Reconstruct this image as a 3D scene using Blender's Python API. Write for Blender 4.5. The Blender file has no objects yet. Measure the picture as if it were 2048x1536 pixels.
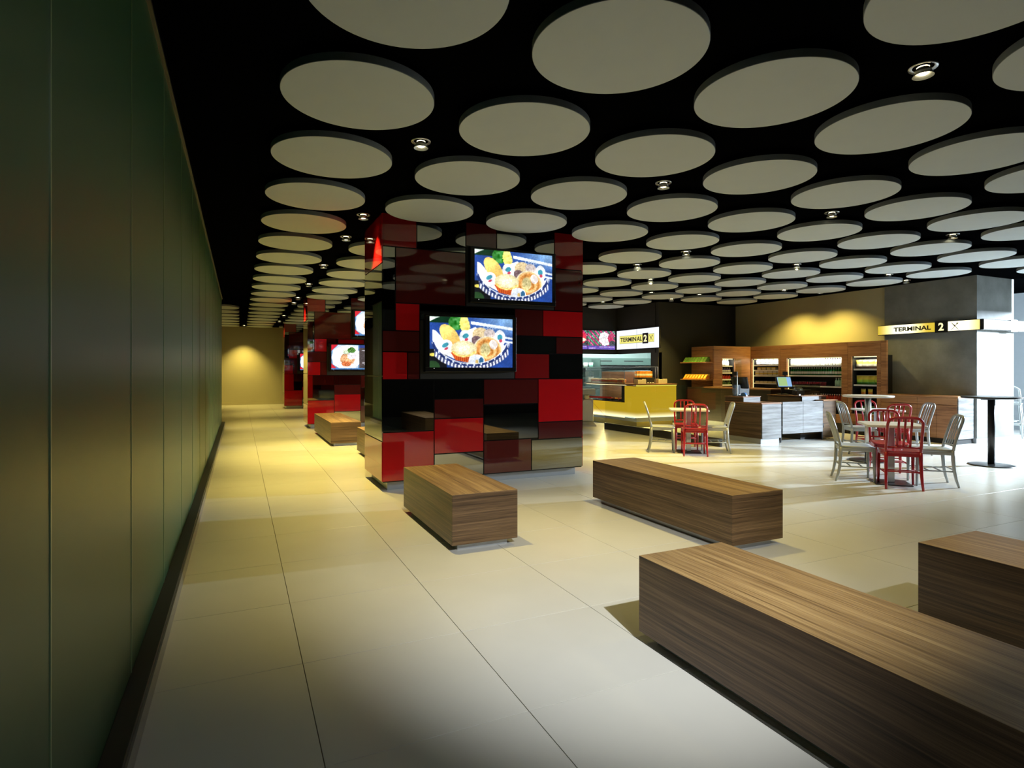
import bpy, math, random
import numpy as np
from mathutils import Vector, Matrix

random.seed(7)
S = bpy.context.scene
C = bpy.context.collection
PI = math.pi

# ------------------------------------------------------------------ camera
YAW = 0.43545
cam_d = bpy.data.cameras.new('camera')
cam = bpy.data.objects.new('camera', cam_d)
C.objects.link(cam)
cam.location = (0, 0, 1.41)
cam.rotation_euler = (PI / 2, 0, -YAW)
cam_d.sensor_width = 36.0
cam_d.lens = 1169.56 / 2048 * 36.0
cam_d.shift_y = -(768 - 742.45) / 2048
cam_d.clip_start = 0.05
cam_d.clip_end = 200
S.camera = cam

# ------------------------------------------------------------------ world, exposure
w = bpy.data.worlds.new('sky')
S.world = w
w.use_nodes = True
w.node_tree.nodes['Background'].inputs[0].default_value = (0.62, 0.80, 1.0, 1)
w.node_tree.nodes['Background'].inputs[1].default_value = 1.0
S.view_settings.view_transform = 'Standard'
S.view_settings.look = 'None'
S.view_settings.gamma = 1.0
S.view_settings.use_curve_mapping = False
S.view_settings.exposure = 0.0
S.cycles.use_denoising = True
S.cycles.max_bounces = 8
S.cycles.diffuse_bounces = 4
S.cycles.glossy_bounces = 4
S.cycles.transmission_bounces = 6
S.cycles.transparent_max_bounces = 10
S.cycles.sample_clamp_indirect = 4.0
S.cycles.caustics_reflective = False
S.cycles.caustics_refractive = False


def area(name, loc, target, sx, sy, watt, col):
    d = bpy.data.lights.new(name, 'AREA')
    d.shape = 'RECTANGLE'
    d.size, d.size_y, d.energy, d.color = sx, sy, watt, col
    o = bpy.data.objects.new(name, d)
    C.objects.link(o)
    o.location = loc
    o.rotation_euler = (Vector(target) - Vector(loc)).to_track_quat('-Z', 'Z').to_euler()
    return o


DAY = (0.72, 0.86, 1.0)
KEY_W, WIN_W, SPOT_W = 2500.0, 115.0, 210.0
# daylight: tall window bays in the far right wall
area('window_daylight', (16.7, 2.6, 1.25), (0, 2.9, 0.9), 5.6, 1.7, WIN_W, DAY)
area('window_daylight_high', (16.3, 3.3, 2.9), (4.0, 4.6, 0.3), 0.55, 0.24, KEY_W, DAY)

# cool white ceiling spot behind the camera, plus two unseen spots added as fill
for loc_, aim_, watt_, deg_ in (((1.4, -0.27, 3.2), (2.1, 3.2, 0), 900.0, 46), ((3.9, -0.5, 3.2), (4.6, 2.6, 0), 190.0, 84), ((0.5, -1.6, 3.2), (0.5, 1.2, 0), 60.0, 90)):
    sp = bpy.data.lights.new('white_spot', 'SPOT')
    sp.energy, sp.color, sp.spot_size, sp.spot_blend, sp.shadow_soft_size = watt_, (0.97, 0.98, 0.97), math.radians(deg_), 1.0, 0.03
    spo = bpy.data.objects.new('white_spot', sp)
    C.objects.link(spo)
    spo.location = loc_
    spo.rotation_euler = (Vector(aim_) - spo.location).to_track_quat('-Z', 'Y').to_euler()

# ------------------------------------------------------------------ materials
def new_mat(name):
    m = bpy.data.materials.new(name)
    m.use_nodes = True
    nt = m.node_tree
    return m, nt, nt.nodes['Principled BSDF']


def pbr(name, col, rough=0.5, metal=0.0, noise=0.0, scale=8.0, coat=0.0, spec=0.5, bump=0.0, rand=0.0, emit=0.0):
    m, nt, b = new_mat(name)
    b.inputs['Roughness'].default_value = rough
    b.inputs['Metallic'].default_value = metal
    b.inputs['Specular IOR Level'].default_value = spec
    if coat:
        b.inputs['Coat Weight'].default_value = coat
        b.inputs['Coat Roughness'].default_value = 0.03
    b.inputs['Base Color'].default_value = (*col, 1)
    if emit:
        b.inputs['Emission Color'].default_value = (*col, 1)
        b.inputs['Emission Strength'].default_value = emit
    tc = nt.nodes.new('ShaderNodeTexCoord')
    n = nt.nodes.new('ShaderNodeTexNoise')
    n.inputs['Scale'].default_value = scale
    n.inputs['Detail'].default_value = 5
    nt.links.new(tc.outputs['Object'], n.inputs['Vector'])
    hs = nt.nodes.new('ShaderNodeHueSaturation')
    hs.inputs['Color'].default_value = (*col, 1)
    mr = nt.nodes.new('ShaderNodeMapRange')
    mr.inputs['To Min'].default_value = 1 - max(noise, 0.02)
    mr.inputs['To Max'].default_value = 1 + max(noise, 0.02)
    nt.links.new(n.outputs['Fac'], mr.inputs['Value'])
    val = mr.outputs['Result']
    if rand:
        oi = nt.nodes.new('ShaderNodeObjectInfo')
        mr2 = nt.nodes.new('ShaderNodeMapRange')
        mr2.inputs['To Min'].default_value = 1 - rand
        mr2.inputs['To Max'].default_value = 1 + rand
        nt.links.new(oi.outputs['Random'], mr2.inputs['Value'])
        mu = nt.nodes.new('ShaderNodeMath')
        mu.operation = 'MULTIPLY'
        nt.links.new(val, mu.inputs[0])
        nt.links.new(mr2.outputs['Result'], mu.inputs[1])
        val = mu.outputs[0]
    nt.links.new(val, hs.inputs['Value'])
    nt.links.new(hs.outputs['Color'], b.inputs['Base Color'])
    if bump:
        bp = nt.nodes.new('ShaderNodeBump')
        bp.inputs['Strength'].default_value = bump
        bp.inputs['Distance'].default_value = 0.01
        nt.links.new(n.outputs['Fac'], bp.inputs['Height'])
        nt.links.new(bp.outputs['Normal'], b.inputs['Normal'])
    return m


def wood(name, scale, dark, mid, light, rough=0.38, seed=0.0):
    """grain runs along the axes whose scale is small"""
    m, nt, b = new_mat(name)
    tc = nt.nodes.new('ShaderNodeTexCoord')
    mp = nt.nodes.new('ShaderNodeMapping')
    mp.inputs['Scale'].default_value = scale
    mp.inputs['Location'].default_value = (seed, seed * 1.7, seed * 0.6)
    nt.links.new(tc.outputs['Object'], mp.inputs['Vector'])
    wn = nt.nodes.new('ShaderNodeTexNoise')       # slow wander of the grain
    wn.inputs['Scale'].default_value = 1.6
    wn.inputs['Detail'].default_value = 2
    nt.links.new(tc.outputs['Object'], wn.inputs['Vector'])
    mv = nt.nodes.new('ShaderNodeVectorMath')
    mv.operation = 'MULTIPLY_ADD'
    mv.inputs[1].default_value = tuple(0.03 * s for s in scale)
    nt.links.new(wn.outputs['Color'], mv.inputs[0])
    nt.links.new(mp.outputs['Vector'], mv.inputs[2])
    n1 = nt.nodes.new('ShaderNodeTexNoise')
    n1.inputs['Scale'].default_value = 1.0
    n1.inputs['Detail'].default_value = 8
    n1.inputs['Roughness'].default_value = 0.66
    nt.links.new(mv.outputs[0], n1.inputs['Vector'])
    n2 = nt.nodes.new('ShaderNodeTexNoise')
    n2.inputs['Scale'].default_value = 0.22
    n2.inputs['Detail'].default_value = 3
    nt.links.new(mv.outputs[0], n2.inputs['Vector'])
    mx = nt.nodes.new('ShaderNodeMath')
    mx.operation = 'MULTIPLY_ADD'
    mx.inputs[1].default_value = 0.45
    nt.links.new(n2.outputs['Fac'], mx.inputs[0])
    m2 = nt.nodes.new('ShaderNodeMath')
    m2.operation = 'MULTIPLY'
    m2.inputs[1].default_value = 0.62
    nt.links.new(n1.outputs['Fac'], m2.inputs[0])
    nt.links.new(m2.outputs[0], mx.inputs[2])
    cr = nt.nodes.new('ShaderNodeValToRGB')
    e = cr.color_ramp.elements
    e[0].position, e[0].color = 0.40, (*dark, 1)
    e[1].position, e[1].color = 0.68, (*light, 1)
    k = e.new(0.52)
    k.color = (*mid, 1)
    nt.links.new(mx.outputs[0], cr.inputs['Fac'])
    nt.links.new(cr.outputs['Color'], b.inputs['Base Color'])
    b.inputs['Roughness'].default_value = rough
    b.inputs['Specular IOR Level'].default_value = 0.45
    bp = nt.nodes.new('ShaderNodeBump')
    bp.inputs['Strength'].default_value = 0.12
    bp.inputs['Distance'].default_value = 0.003
    nt.links.new(n1.outputs['Fac'], bp.inputs['Height'])
    nt.links.new(bp.outputs['Normal'], b.inputs['Normal'])
    return m


def glow(name, col, strength):
    m = bpy.data.materials.new(name)
    m.use_nodes = True
    nt = m.node_tree
    nt.nodes.remove(nt.nodes['Principled BSDF'])
    e = nt.nodes.new('ShaderNodeEmission')
    e.inputs[0].default_value = (*col, 1)
    e.inputs[1].default_value = strength
    nt.links.new(e.outputs[0], nt.nodes['Material Output'].inputs[0])
    return m


def thin_glass(name, tint=(0.96, 0.985, 0.975), refl=0.9, ior=1.45):
    m = bpy.data.materials.new(name)
    m.use_nodes = True
    nt = m.node_tree
    nt.nodes.remove(nt.nodes['Principled BSDF'])
    t = nt.nodes.new('ShaderNodeBsdfTransparent')
    t.inputs[0].default_value = (*tint, 1)
    g = nt.nodes.new('ShaderNodeBsdfGlossy')
    g.inputs['Roughness'].default_value = 0.02
    g.inputs[0].default_value = (refl, refl, refl, 1)
    lw = nt.nodes.new('ShaderNodeLayerWeight')      # the same from both sides of the pane
    lw.inputs['Blend'].default_value = 0.5
    pw = nt.nodes.new('ShaderNodeMath')
    pw.operation = 'POWER'
    pw.inputs[1].default_value = 4.0
    nt.links.new(lw.outputs['Facing'], pw.inputs[0])
    f = nt.nodes.new('ShaderNodeMath')
    f.operation = 'MULTIPLY_ADD'
    f.inputs[1].default_value = 0.7
    f.inputs[2].default_value = 0.04
    nt.links.new(pw.outputs[0], f.inputs[0])
    mx = nt.nodes.new('ShaderNodeMixShader')
    nt.links.new(f.outputs[0], mx.inputs[0])
    nt.links.new(t.outputs[0], mx.inputs[1])
    nt.links.new(g.outputs[0], mx.inputs[2])
    nt.links.new(mx.outputs[0], nt.nodes['Material Output'].inputs[0])
    return m


def picture_mat():
    m = bpy.data.materials.new('lit_screen_picture')
    m.use_nodes = True
    nt = m.node_tree
    b = nt.nodes['Principled BSDF']
    a = nt.nodes.new('ShaderNodeVertexColor')
    a.layer_name = 'print'
    b.inputs['Base Color'].default_value = (0.01, 0.01, 0.01, 1)
    b.inputs['Roughness'].default_value = 0.12
    nt.links.new(a.outputs[0], b.inputs['Emission Color'])
    b.inputs['Emission Strength'].default_value = 1.35
    return m


def print_mat():
    m, nt, b = new_mat('printed_packaging')
    a = nt.nodes.new('ShaderNodeVertexColor')
    a.layer_name = 'print'
    nt.links.new(a.outputs[0], b.inputs['Base Color'])
    b.inputs['Roughness'].default_value = 0.35
    return m


def concrete(name, a, bcol, rough=0.7):
    m, nt, b = new_mat(name)
    tc = nt.nodes.new('ShaderNodeTexCoord')
    n = nt.nodes.new('ShaderNodeTexNoise')
    n.inputs['Scale'].default_value = 1.7
    n.inputs['Detail'].default_value = 9
    n.inputs['Roughness'].default_value = 0.6
    nt.links.new(tc.outputs['Object'], n.inputs['Vector'])
    cr = nt.nodes.new('ShaderNodeValToRGB')
    cr.color_ramp.elements[0].position, cr.color_ramp.elements[0].color = 0.35, (*a, 1)
    cr.color_ramp.elements[1].position, cr.color_ramp.elements[1].color = 0.68, (*bcol, 1)
    nt.links.new(n.outputs['Fac'], cr.inputs['Fac'])
    nt.links.new(cr.outputs['Color'], b.inputs['Base Color'])
    b.inputs['Roughness'].default_value = rough
    return m


def lightbox(name, col, cx, length, soft, strength, axis=0):
    """backlit acrylic: tubes behind the middle of the panel, paler where the tube is"""
    m = bpy.data.materials.new(name)
    m.use_nodes = True
    nt = m.node_tree
    nt.nodes.remove(nt.nodes['Principled BSDF'])
    tc = nt.nodes.new('ShaderNodeTexCoord')
    sp = nt.nodes.new('ShaderNodeSeparateXYZ')
    nt.links.new(tc.outputs['Object'], sp.inputs[0])
    s = nt.nodes.new('ShaderNodeMath'); s.operation = 'SUBTRACT'
    nt.links.new(sp.outputs[axis], s.inputs[0]); s.inputs[1].default_value = cx
    ab = nt.nodes.new('ShaderNodeMath'); ab.operation = 'ABSOLUTE'
    nt.links.new(s.outputs[0], ab.inputs[0])
    mr = nt.nodes.new('ShaderNodeMapRange'); mr.interpolation_type = 'SMOOTHSTEP'
    mr.inputs['From Min'].default_value = length / 2 - soft
    mr.inputs['From Max'].default_value = length / 2 + soft
    mr.inputs['To Min'].default_value = 1.0
    mr.inputs['To Max'].default_value = 0.0
    nt.links.new(ab.outputs[0], mr.inputs['Value'])
    cr = nt.nodes.new('ShaderNodeMixRGB')
    cr.inputs[1].default_value = (*col, 1)
    cr.inputs[2].default_value = (1.0, 0.96, 0.62, 1)
    nt.links.new(mr.outputs[0], cr.inputs[0])
    e = nt.nodes.new('ShaderNodeEmission')
    nt.links.new(cr.outputs[0], e.inputs[0])
    ml = nt.nodes.new('ShaderNodeMath'); ml.operation = 'MULTIPLY_ADD'
    nt.links.new(mr.outputs[0], ml.inputs[0]); ml.inputs[1].default_value = 1.1; ml.inputs[2].default_value = strength
    nt.links.new(ml.outputs[0], e.inputs[1])
    nt.links.new(e.outputs[0], nt.nodes['Material Output'].inputs[0])
    return m


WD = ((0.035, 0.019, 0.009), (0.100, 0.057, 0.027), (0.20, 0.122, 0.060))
WT = ((0.13, 0.072, 0.027), (0.28, 0.172, 0.068), (0.46, 0.31, 0.13))  # same walnut as the sides, with lamp light on the tops put in
M = dict(
    tile=pbr('pale_floor_tile', (0.66, 0.66, 0.61), 0.27, noise=0.05, scale=3, rand=0.02, bump=0.02, spec=0.4),
    grout=pbr('floor_grout', (0.20, 0.18, 0.12), 0.9, noise=0.2, scale=30),
    black_ceiling=pbr('black_ceiling_paint', (0.0014, 0.0015, 0.0018), 0.95, noise=0.1, spec=0.0),
    disc=pbr('white_disc', (0.55, 0.61, 0.64), 0.75, noise=0.03, scale=5, spec=0.2),
    disc_edge_shade=pbr('shaded_disc_edge', (0.20, 0.235, 0.27), 0.5, noise=0.03, scale=5, spec=0.5),  # rim of the white disc, darkened: shade put into the colour
    green=pbr('green_wall_panel', (0.034, 0.098, 0.046), 0.36, noise=0.05, scale=1.3, spec=0.35),
    seam=pbr('pale_seam', (0.26, 0.36, 0.20), 0.3, spec=0.8),
    dark_skirt=pbr('dark_skirting', (0.02, 0.021, 0.02), 0.5, noise=0.1),
    metal_skirt=pbr('metal_skirting', (0.35, 0.35, 0.34), 0.35, 0.7, noise=0.05),
    cream=pbr('cream_wall_paint', (0.58, 0.54, 0.36), 0.85, noise=0.05, scale=2, spec=0.2),
    olive=pbr('olive_wall_paint', (0.46, 0.42, 0.26), 0.85, noise=0.05, scale=2, spec=0.2),
    charcoal=pbr('charcoal_wall', (0.022, 0.022, 0.02), 0.7, noise=0.15, scale=2),
    black=pbr('black_gloss', (0.006, 0.006, 0.007), 0.25, noise=0.1),
    blackm=pbr('black_matt', (0.012, 0.012, 0.012), 0.6, noise=0.1),
    grey=pbr('grey_wall', (0.42, 0.45, 0.47), 0.8, noise=0.05),
    concrete=concrete('grey_concrete', (0.13, 0.135, 0.125), (0.215, 0.225, 0.215)),
    steel=pbr('brushed_steel', (0.55, 0.56, 0.56), 0.3, 1.0, noise=0.06, scale=20),
    plinth=pbr('grey_metal_plinth', (0.48, 0.50, 0.52), 0.35, 0.6, noise=0.05),
    mirror=pbr('grey_mirror_glass', (0.42, 0.43, 0.41), 0.02, 1.0, noise=0.01),
    red=pbr('bright_red_glass', (0.50, 0.008, 0.012), 0.04, noise=0.03, spec=0.8, coat=0.3),
    midred=pbr('medium_red_glass', (0.24, 0.010, 0.012), 0.04, noise=0.03, spec=0.8, coat=0.3),
    darkred=pbr('dark_red_glass', (0.085, 0.010, 0.010), 0.04, noise=0.03, spec=0.9, coat=0.5),
    chair_red=pbr('red_chair_paint', (0.40, 0.010, 0.016), 0.3, noise=0.05, coat=0.2),
    chair_white=pbr('silver_chair_paint', (0.42, 0.45, 0.45), 0.35, 0.15, noise=0.04),
    table_white=pbr('white_table_top', (0.72, 0.71, 0.67), 0.35, noise=0.03),
    table_black=pbr('black_table', (0.012, 0.013, 0.014), 0.3, noise=0.1),
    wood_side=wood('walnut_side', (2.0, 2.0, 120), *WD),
    wood_top=wood('walnut_lit_top', (110, 2.0, 2.0), *WT, rough=0.42),
    wood_top_x=wood('walnut_lit_top_crosswise', (2.0, 110, 2.0), *WT, rough=0.42),
    wood_warm=wood('warm_walnut', (1.6, 1.6, 26), (0.15, 0.062, 0.026), (0.32, 0.145, 0.062), (0.46, 0.235, 0.105)),
    wood_dark=wood('dark_walnut', (1.4, 1.4, 30), (0.010, 0.006, 0.004), (0.022, 0.013, 0.009), (0.042, 0.026, 0.018)),
    wood_glare=wood('walnut_with_glare', (1.6, 1.6, 22), (0.10, 0.095, 0.09), (0.22, 0.22, 0.22), (0.36, 0.37, 0.38)),  # walnut paled: daylight glare on the camera-facing sides put into the colour
    yellow=pbr('yellow_acrylic', (0.72, 0.52, 0.03), 0.15, noise=0.03, spec=0.6),
    lamp=glow('lamp_glow', (1.0, 0.86, 0.50), 14.0),
    led=glow('led_strip', (1.0, 0.85, 0.45), 2.0),
    led_jamb_glow=glow('led_and_jamb_glow', (1.0, 0.85, 0.38), 1.1),
    kitchen_tile=pbr('white_kitchen_tile', (0.62, 0.74, 0.72), 0.3, noise=0.04),
    kitchen_light=glow('kitchen_tube', (0.85, 1.0, 0.97), 5.0),
    glass=thin_glass('clear_glass'),
    smoked=thin_glass('smoked_glass', (0.55, 0.55, 0.5)),
    window_glass=thin_glass('window_glass', (0.95, 0.97, 0.98)),
    picture=picture_mat(),
    print_=print_mat(),
    sign_yellow=None, caption=glow('pale_blue_caption', (.55, .70, .92), 1.0),
    white_glow=glow('white_sign_glow', (0.93, 1.0, 1.0), 1.15),
    black_ink=pbr('black_lettering', (0.01, 0.01, 0.01), 0.4),
    grey_ink=pbr('grey_lettering', (0.30, 0.31, 0.33), 0.4),
    yellow_ink=glow('lit_yellow_figure', (1.0, 0.93, 0.45), 1.3),
    white_ink=pbr('white_lettering', (0.85, 0.87, 0.9), 0.4),
    screen_white=glow('lit_white_screen', (0.90, 0.95, 1.0), 1.1),
    screen_yellow=glow('lit_yellow_screen', (0.95, 0.88, 0.22), 1.0),
    belt=pbr('red_belt', (0.55, 0.012, 0.012), 0.6, noise=0.1),
    wicker=pbr('pale_wooden_box', (0.85, 0.76, 0.52), 0.6, noise=0.12, scale=40),
    bread=pbr('bread_crust', (0.62, 0.42, 0.20), 0.7, noise=0.35, scale=40, bump=0.3, rand=0.15),
    filling=pbr('red_filling', (0.45, 0.05, 0.03), 0.6, noise=0.4, scale=50, rand=0.3),
    salad=pbr('salad_green', (0.12, 0.20, 0.04), 0.6, noise=0.4, scale=50, rand=0.4),
    orange=pbr('orange_packet', (0.80, 0.30, 0.02), 0.4, noise=0.15, scale=20, rand=0.1),
    white_pack=pbr('white_packet', (0.85, 0.86, 0.80), 0.4, noise=0.05),
    yellow_pack=pbr('yellow_packet', (0.85, 0.72, 0.12), 0.4, noise=0.15, scale=25),
    green_glass=pbr('green_bottle', (0.01, 0.16, 0.03), 0.15, noise=0.1),
    blue_cap=pbr('blue_cap', (0.05, 0.12, 0.45), 0.4),
    water=pbr('pale_green_bottle', (0.45, 0.75, 0.62), 0.15, noise=0.1),
    cola=pbr('dark_red_can', (0.22, 0.015, 0.03), 0.25, noise=0.3, scale=30),
    red_pack=pbr('red_bottle', (0.50, 0.03, 0.01), 0.3, noise=0.2, scale=25),
    purple=pbr('purple_bottle', (0.12, 0.08, 0.30), 0.3, noise=0.2, scale=25),
    blue_plastic=pbr('blue_plastic', (0.10, 0.28, 0.62), 0.35, noise=0.1),
    green_bag=pbr('green_packet', (0.16, 0.42, 0.05), 0.3, noise=0.5, scale=14, rand=0.2),
    teal_steel=pbr('greenish_kitchen_steel', (0.11, 0.17, 0.15), 0.35, 0.3, noise=0.1),
)

# ------------------------------------------------------------------ mesh builder
class MB:
    def __init__(self):
        self.v, self.f, self.mi, self.sm = [], [], [], []

    def add(self, vs, fs, mi=0, smooth=False):
        k = len(self.v)
        self.v += [tuple(p) for p in vs]
        for f in fs:
            self.f.append(tuple(i + k for i in f))
            self.mi.append(mi)
            self.sm.append(smooth)
        return self

    def box(self, x0, x1, y0, y1, z0, z1, mi=0, top=None):
        vs = [(x0, y0, z0), (x1, y0, z0), (x1, y1, z0), (x0, y1, z0), (x0, y0, z1), (x1, y0, z1), (x1, y1, z1), (x0, y1, z1)]
        fs = [(0, 3, 2, 1), (4, 5, 6, 7), (0, 1, 5, 4), (1, 2, 6, 5), (2, 3, 7, 6), (3, 0, 4, 7)]
        k = len(self.f)
        self.add(vs, fs, mi)
        if top is not None:
            self.mi[k + 1] = top
        return self

    def lathe(self, prof, n=24, cx=0, cy=0, mi=0, smooth=True, cap=True):
        """prof: [(r, z)] from bottom to top"""
        vs, fs = [], []
        for r, z in prof:
            for i in range(n):
                a = 2 * PI * i / n
                vs.append((cx + r * math.cos(a), cy + r * math.sin(a), z))
        for j in range(len(prof) - 1):
            for i in range(n):
                a, b = j * n + i, j * n + (i + 1) % n
                fs.append((a, b, b + n, a + n))
        self.add(vs, fs, mi, smooth)
        if cap:
            k = len(self.v) - len(vs)
            if prof[0][0] > 1e-6:
                self.f.append(tuple(k + i for i in reversed(range(n)))); self.mi.append(mi); self.sm.append(False)
            if prof[-1][0] > 1e-6:
                o = k + (len(prof) - 1) * n
                self.f.append(tuple(o + i for i in range(n))); self.mi.append(mi); self.sm.append(False)
        return self

    def tube(self, path, rad, n=8, flat=1.0, mi=0, up=(0, 0, 1), closed=False):
        """swept ellipse; rad a number or a list; flat scales the radius along the binormal"""
        P = [Vector(p) for p in path]
        m = len(P)
        rr = rad if isinstance(rad, (list, tuple)) else [rad] * m
        vs, fs = [], []
        prev = None
        for i in range(m):
            if closed:
                t = (P[(i + 1) % m] - P[i - 1])
            else:
                t = P[min(i + 1, m - 1)] - P[max(i - 1, 0)]
            t.normalize()
            if prev is None:
                u = Vector(up)
                if abs(u.dot(t)) > 0.95:
                    u = Vector((1, 0, 0))
            else:
                u = prev
            a = (u - t * u.dot(t)).normalized()
            b = t.cross(a)
            prev = a
            for k in range(n):
                an = 2 * PI * (k + 0.5) / n
                vs.append(P[i] + (a * math.cos(an) + b * math.sin(an) * flat) * rr[i])
        for i in range(m if closed else m - 1):
            for k in range(n):
                p, q = i * n + k, i * n + (k + 1) % n
                p2, q2 = ((i + 1) % m) * n + k, ((i + 1) % m) * n + (k + 1) % n
                fs.append((p, q, q2, p2))
        if not closed:
            fs.append(tuple(reversed(range(n))))
            fs.append(tuple((m - 1) * n + k for k in range(n)))
        self.add(vs, fs, mi, n > 4)
        return self

    def prism(self, poly, z0, z1, mi=0):
        n = len(poly)
        vs = [(x, y, z0) for x, y in poly] + [(x, y, z1) for x, y in poly]
        fs = [tuple(reversed(range(n))), tuple(range(n, 2 * n))] + [(i, (i + 1) % n, (i + 1) % n + n, i + n) for i in range(n)]
        return self.add(vs, fs, mi)

    def mesh(self, name, mats):
        me = bpy.data.meshes.new(name)
        me.from_pydata(self.v, [], self.f)
        for m in mats:
            me.materials.append(m)
        me.polygons.foreach_set('material_index', self.mi)
        me.polygons.foreach_set('use_smooth', self.sm)
        me.update()
        return me


def obj(name, mb, mats, parent=None, bevel=0.0, loc=None, segs=2):
    mats = mats if isinstance(mats, (list, tuple)) else [mats]
    me = mb.mesh(name, mats) if isinstance(mb, MB) else mb
    o = bpy.data.objects.new(name, me)
    C.objects.link(o)
    if parent is not None:
        o.parent = parent
    if loc is not None:
        o.location = loc
    if bevel:
        b = o.modifiers.new('bevel', 'BEVEL')
        b.width = bevel
        b.segments = segs
        b.limit_method = 'ANGLE'
        b.harden_normals = False
    return o


def tag(o, label=None, cat=None, group=None, kind=None):
    if label: o['label'] = label
    if cat: o['category'] = cat
    if group: o['group'] = group
    if kind: o['kind'] = kind
    return o


def thing(name, label, cat, loc=(0, 0, 0), rz=0.0, group=None):
    o = bpy.data.objects.new(name, None)
    o.empty_display_size = 0.1
    C.objects.link(o)
    o.location = loc
    o.rotation_euler = (0, 0, rz)
    return tag(o, label, cat, group)


def struct(name, mb, mats, parent=None, bevel=0.0):
    o = obj(name, mb, mats, parent, bevel)
    if parent is None:
        o['kind'] = 'structure'
    return o


KIDS = {}
def copy_tree(o, parent=None):
    c = o.copy()
    C.objects.link(c)
    c.parent = parent
    for ch in list(o.children):
        copy_tree(ch, c)
    return c


def dup(o, loc, rz=0.0, label=None, group=None):
    c = copy_tree(o)
    c.location = loc
    c.rotation_euler = (0, 0, rz)
    if label: c['label'] = label
    if group: c['group'] = group
    return c


def B(*a, **k):
    return MB().box(*a, **k)


FONT = bpy.data.fonts.load('<builtin>') if False else None
def text_mesh(txt, size, extrude=0.001, bold=0.0, sx=1.0):
    cu = bpy.data.curves.new('lettering', 'FONT')
    cu.body = txt
    cu.size = size
    cu.extrude = extrude
    cu.offset = bold
    cu.align_x = 'CENTER'
    cu.align_y = 'CENTER'
    cu.resolution_u = 3
    o = bpy.data.objects.new('lettering_source', cu)
    C.objects.link(o)
    dg = bpy.context.evaluated_depsgraph_get()
    me = bpy.data.meshes.new_from_object(o.evaluated_get(dg))
    bpy.data.objects.remove(o)
    if sx != 1.0:
        me.transform(Matrix.Diagonal((sx, 1, 1, 1)))
    return me


def put_text(txt, size, mat, parent, loc, rot, bold=0.0, sx=1.0, name='lettering', fit=None, extrude=0.001):
    me = text_mesh(txt, size, extrude, bold)
    if fit:
        xs = [v.co.x for v in me.vertices]; ys = [v.co.y for v in me.vertices]
        wx, wy = max(xs) - min(xs), max(ys) - min(ys)
        cx, cy = (max(xs) + min(xs)) / 2, (max(ys) + min(ys)) / 2
        me.transform(Matrix.Diagonal((fit[0] / wx, fit[1] / wy, 1, 1)) @ Matrix.Translation((-cx, -cy, 0)))
    elif sx != 1.0:
        me.transform(Matrix.Diagonal((sx, 1, 1, 1)))
    me.materials.clear()
    me.materials.append(mat)
    o = bpy.data.objects.new(name, me)
    C.objects.link(o)
    o.parent = parent
    o.location = loc
    o.rotation_euler = rot
    return o


ORD = ('first second third fourth fifth sixth seventh eighth ninth tenth eleventh twelfth thirteenth fourteenth fifteenth sixteenth seventeenth '
       'eighteenth nineteenth twentieth twenty-first twenty-second twenty-third twenty-fourth twenty-fifth twenty-sixth twenty-seventh').split()

# ================================================================== THE SETTING
ZC = 3.285        # ceiling
# ---- floor: grout bed, laid tiles
T, TX, TY = 0.8125, 0.275, 2.17
floor = struct('floor', B(-2.2, 17.2, -4.2, 27.4, -0.12, -0.006), M['grout'])
tm = MB()
h = T / 2 - 0.0018
c_ = 0.0005
tm.add([(-h, -h, -0.006), (h, -h, -0.006), (h, h, -0.006), (-h, h, -0.006), (-h, -h, -c_), (h, -h, -c_), (h, h, -c_), (-h, h, -c_),
        (-h + c_, -h + c_, 0), (h - c_, -h + c_, 0), (h - c_, h - c_, 0), (-h + c_, h - c_, 0)],
       [(0, 1, 5, 4), (1, 2, 6, 5), (2, 3, 7, 6), (3, 0, 4, 7), (4, 5, 9, 8), (5, 6, 10, 9), (6, 7, 11, 10), (7, 4, 8, 11), (8, 9, 10, 11)])
tile_me = tm.mesh('tile', [M['tile']])
spots = []
cs, sn = math.cos(YAW), math.sin(YAW)
for i in range(-4, 22):
    for j in range(-9, 33):
        x, y = TX + (i + .5) * T, TY + (j + .5) * T
        if x > 17.2 or y > 27.2 or x < -2 or (x < -0.45 and y < 16.6) or y < -4:
            continue
        if (x > 5.9 and y > 14.8) and not (10.2 < x < 14 and y < 18):
            continue
        d = x * sn + y * cs
        a = x * cs - y * sn
        seen = d > 0.6 and abs(a) < 0.9 * d + 0.8
        spots.append(((0 if seen else 1), math.hypot(x, y), x, y))
spots.sort()
rest = MB()
for k, (sflag, dist, x, y) in enumerate(spots):
    if k < 298:
        o = bpy.data.objects.new('tile', tile_me)
        C.objects.link(o)
        o.parent = floor
        o.location = (x, y, 0)
    else:
        rest.add([(vx + x, vy + y, vz) for vx, vy, vz in tm.v], tm.f)
tag(obj('tile', rest, M['tile'], floor), kind='stuff')

# ---- ceiling
struct('ceiling', B(-2.2, 17.2, -4.2, 27.4, ZC, ZC + 0.1), M['black_ceiling'])

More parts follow.
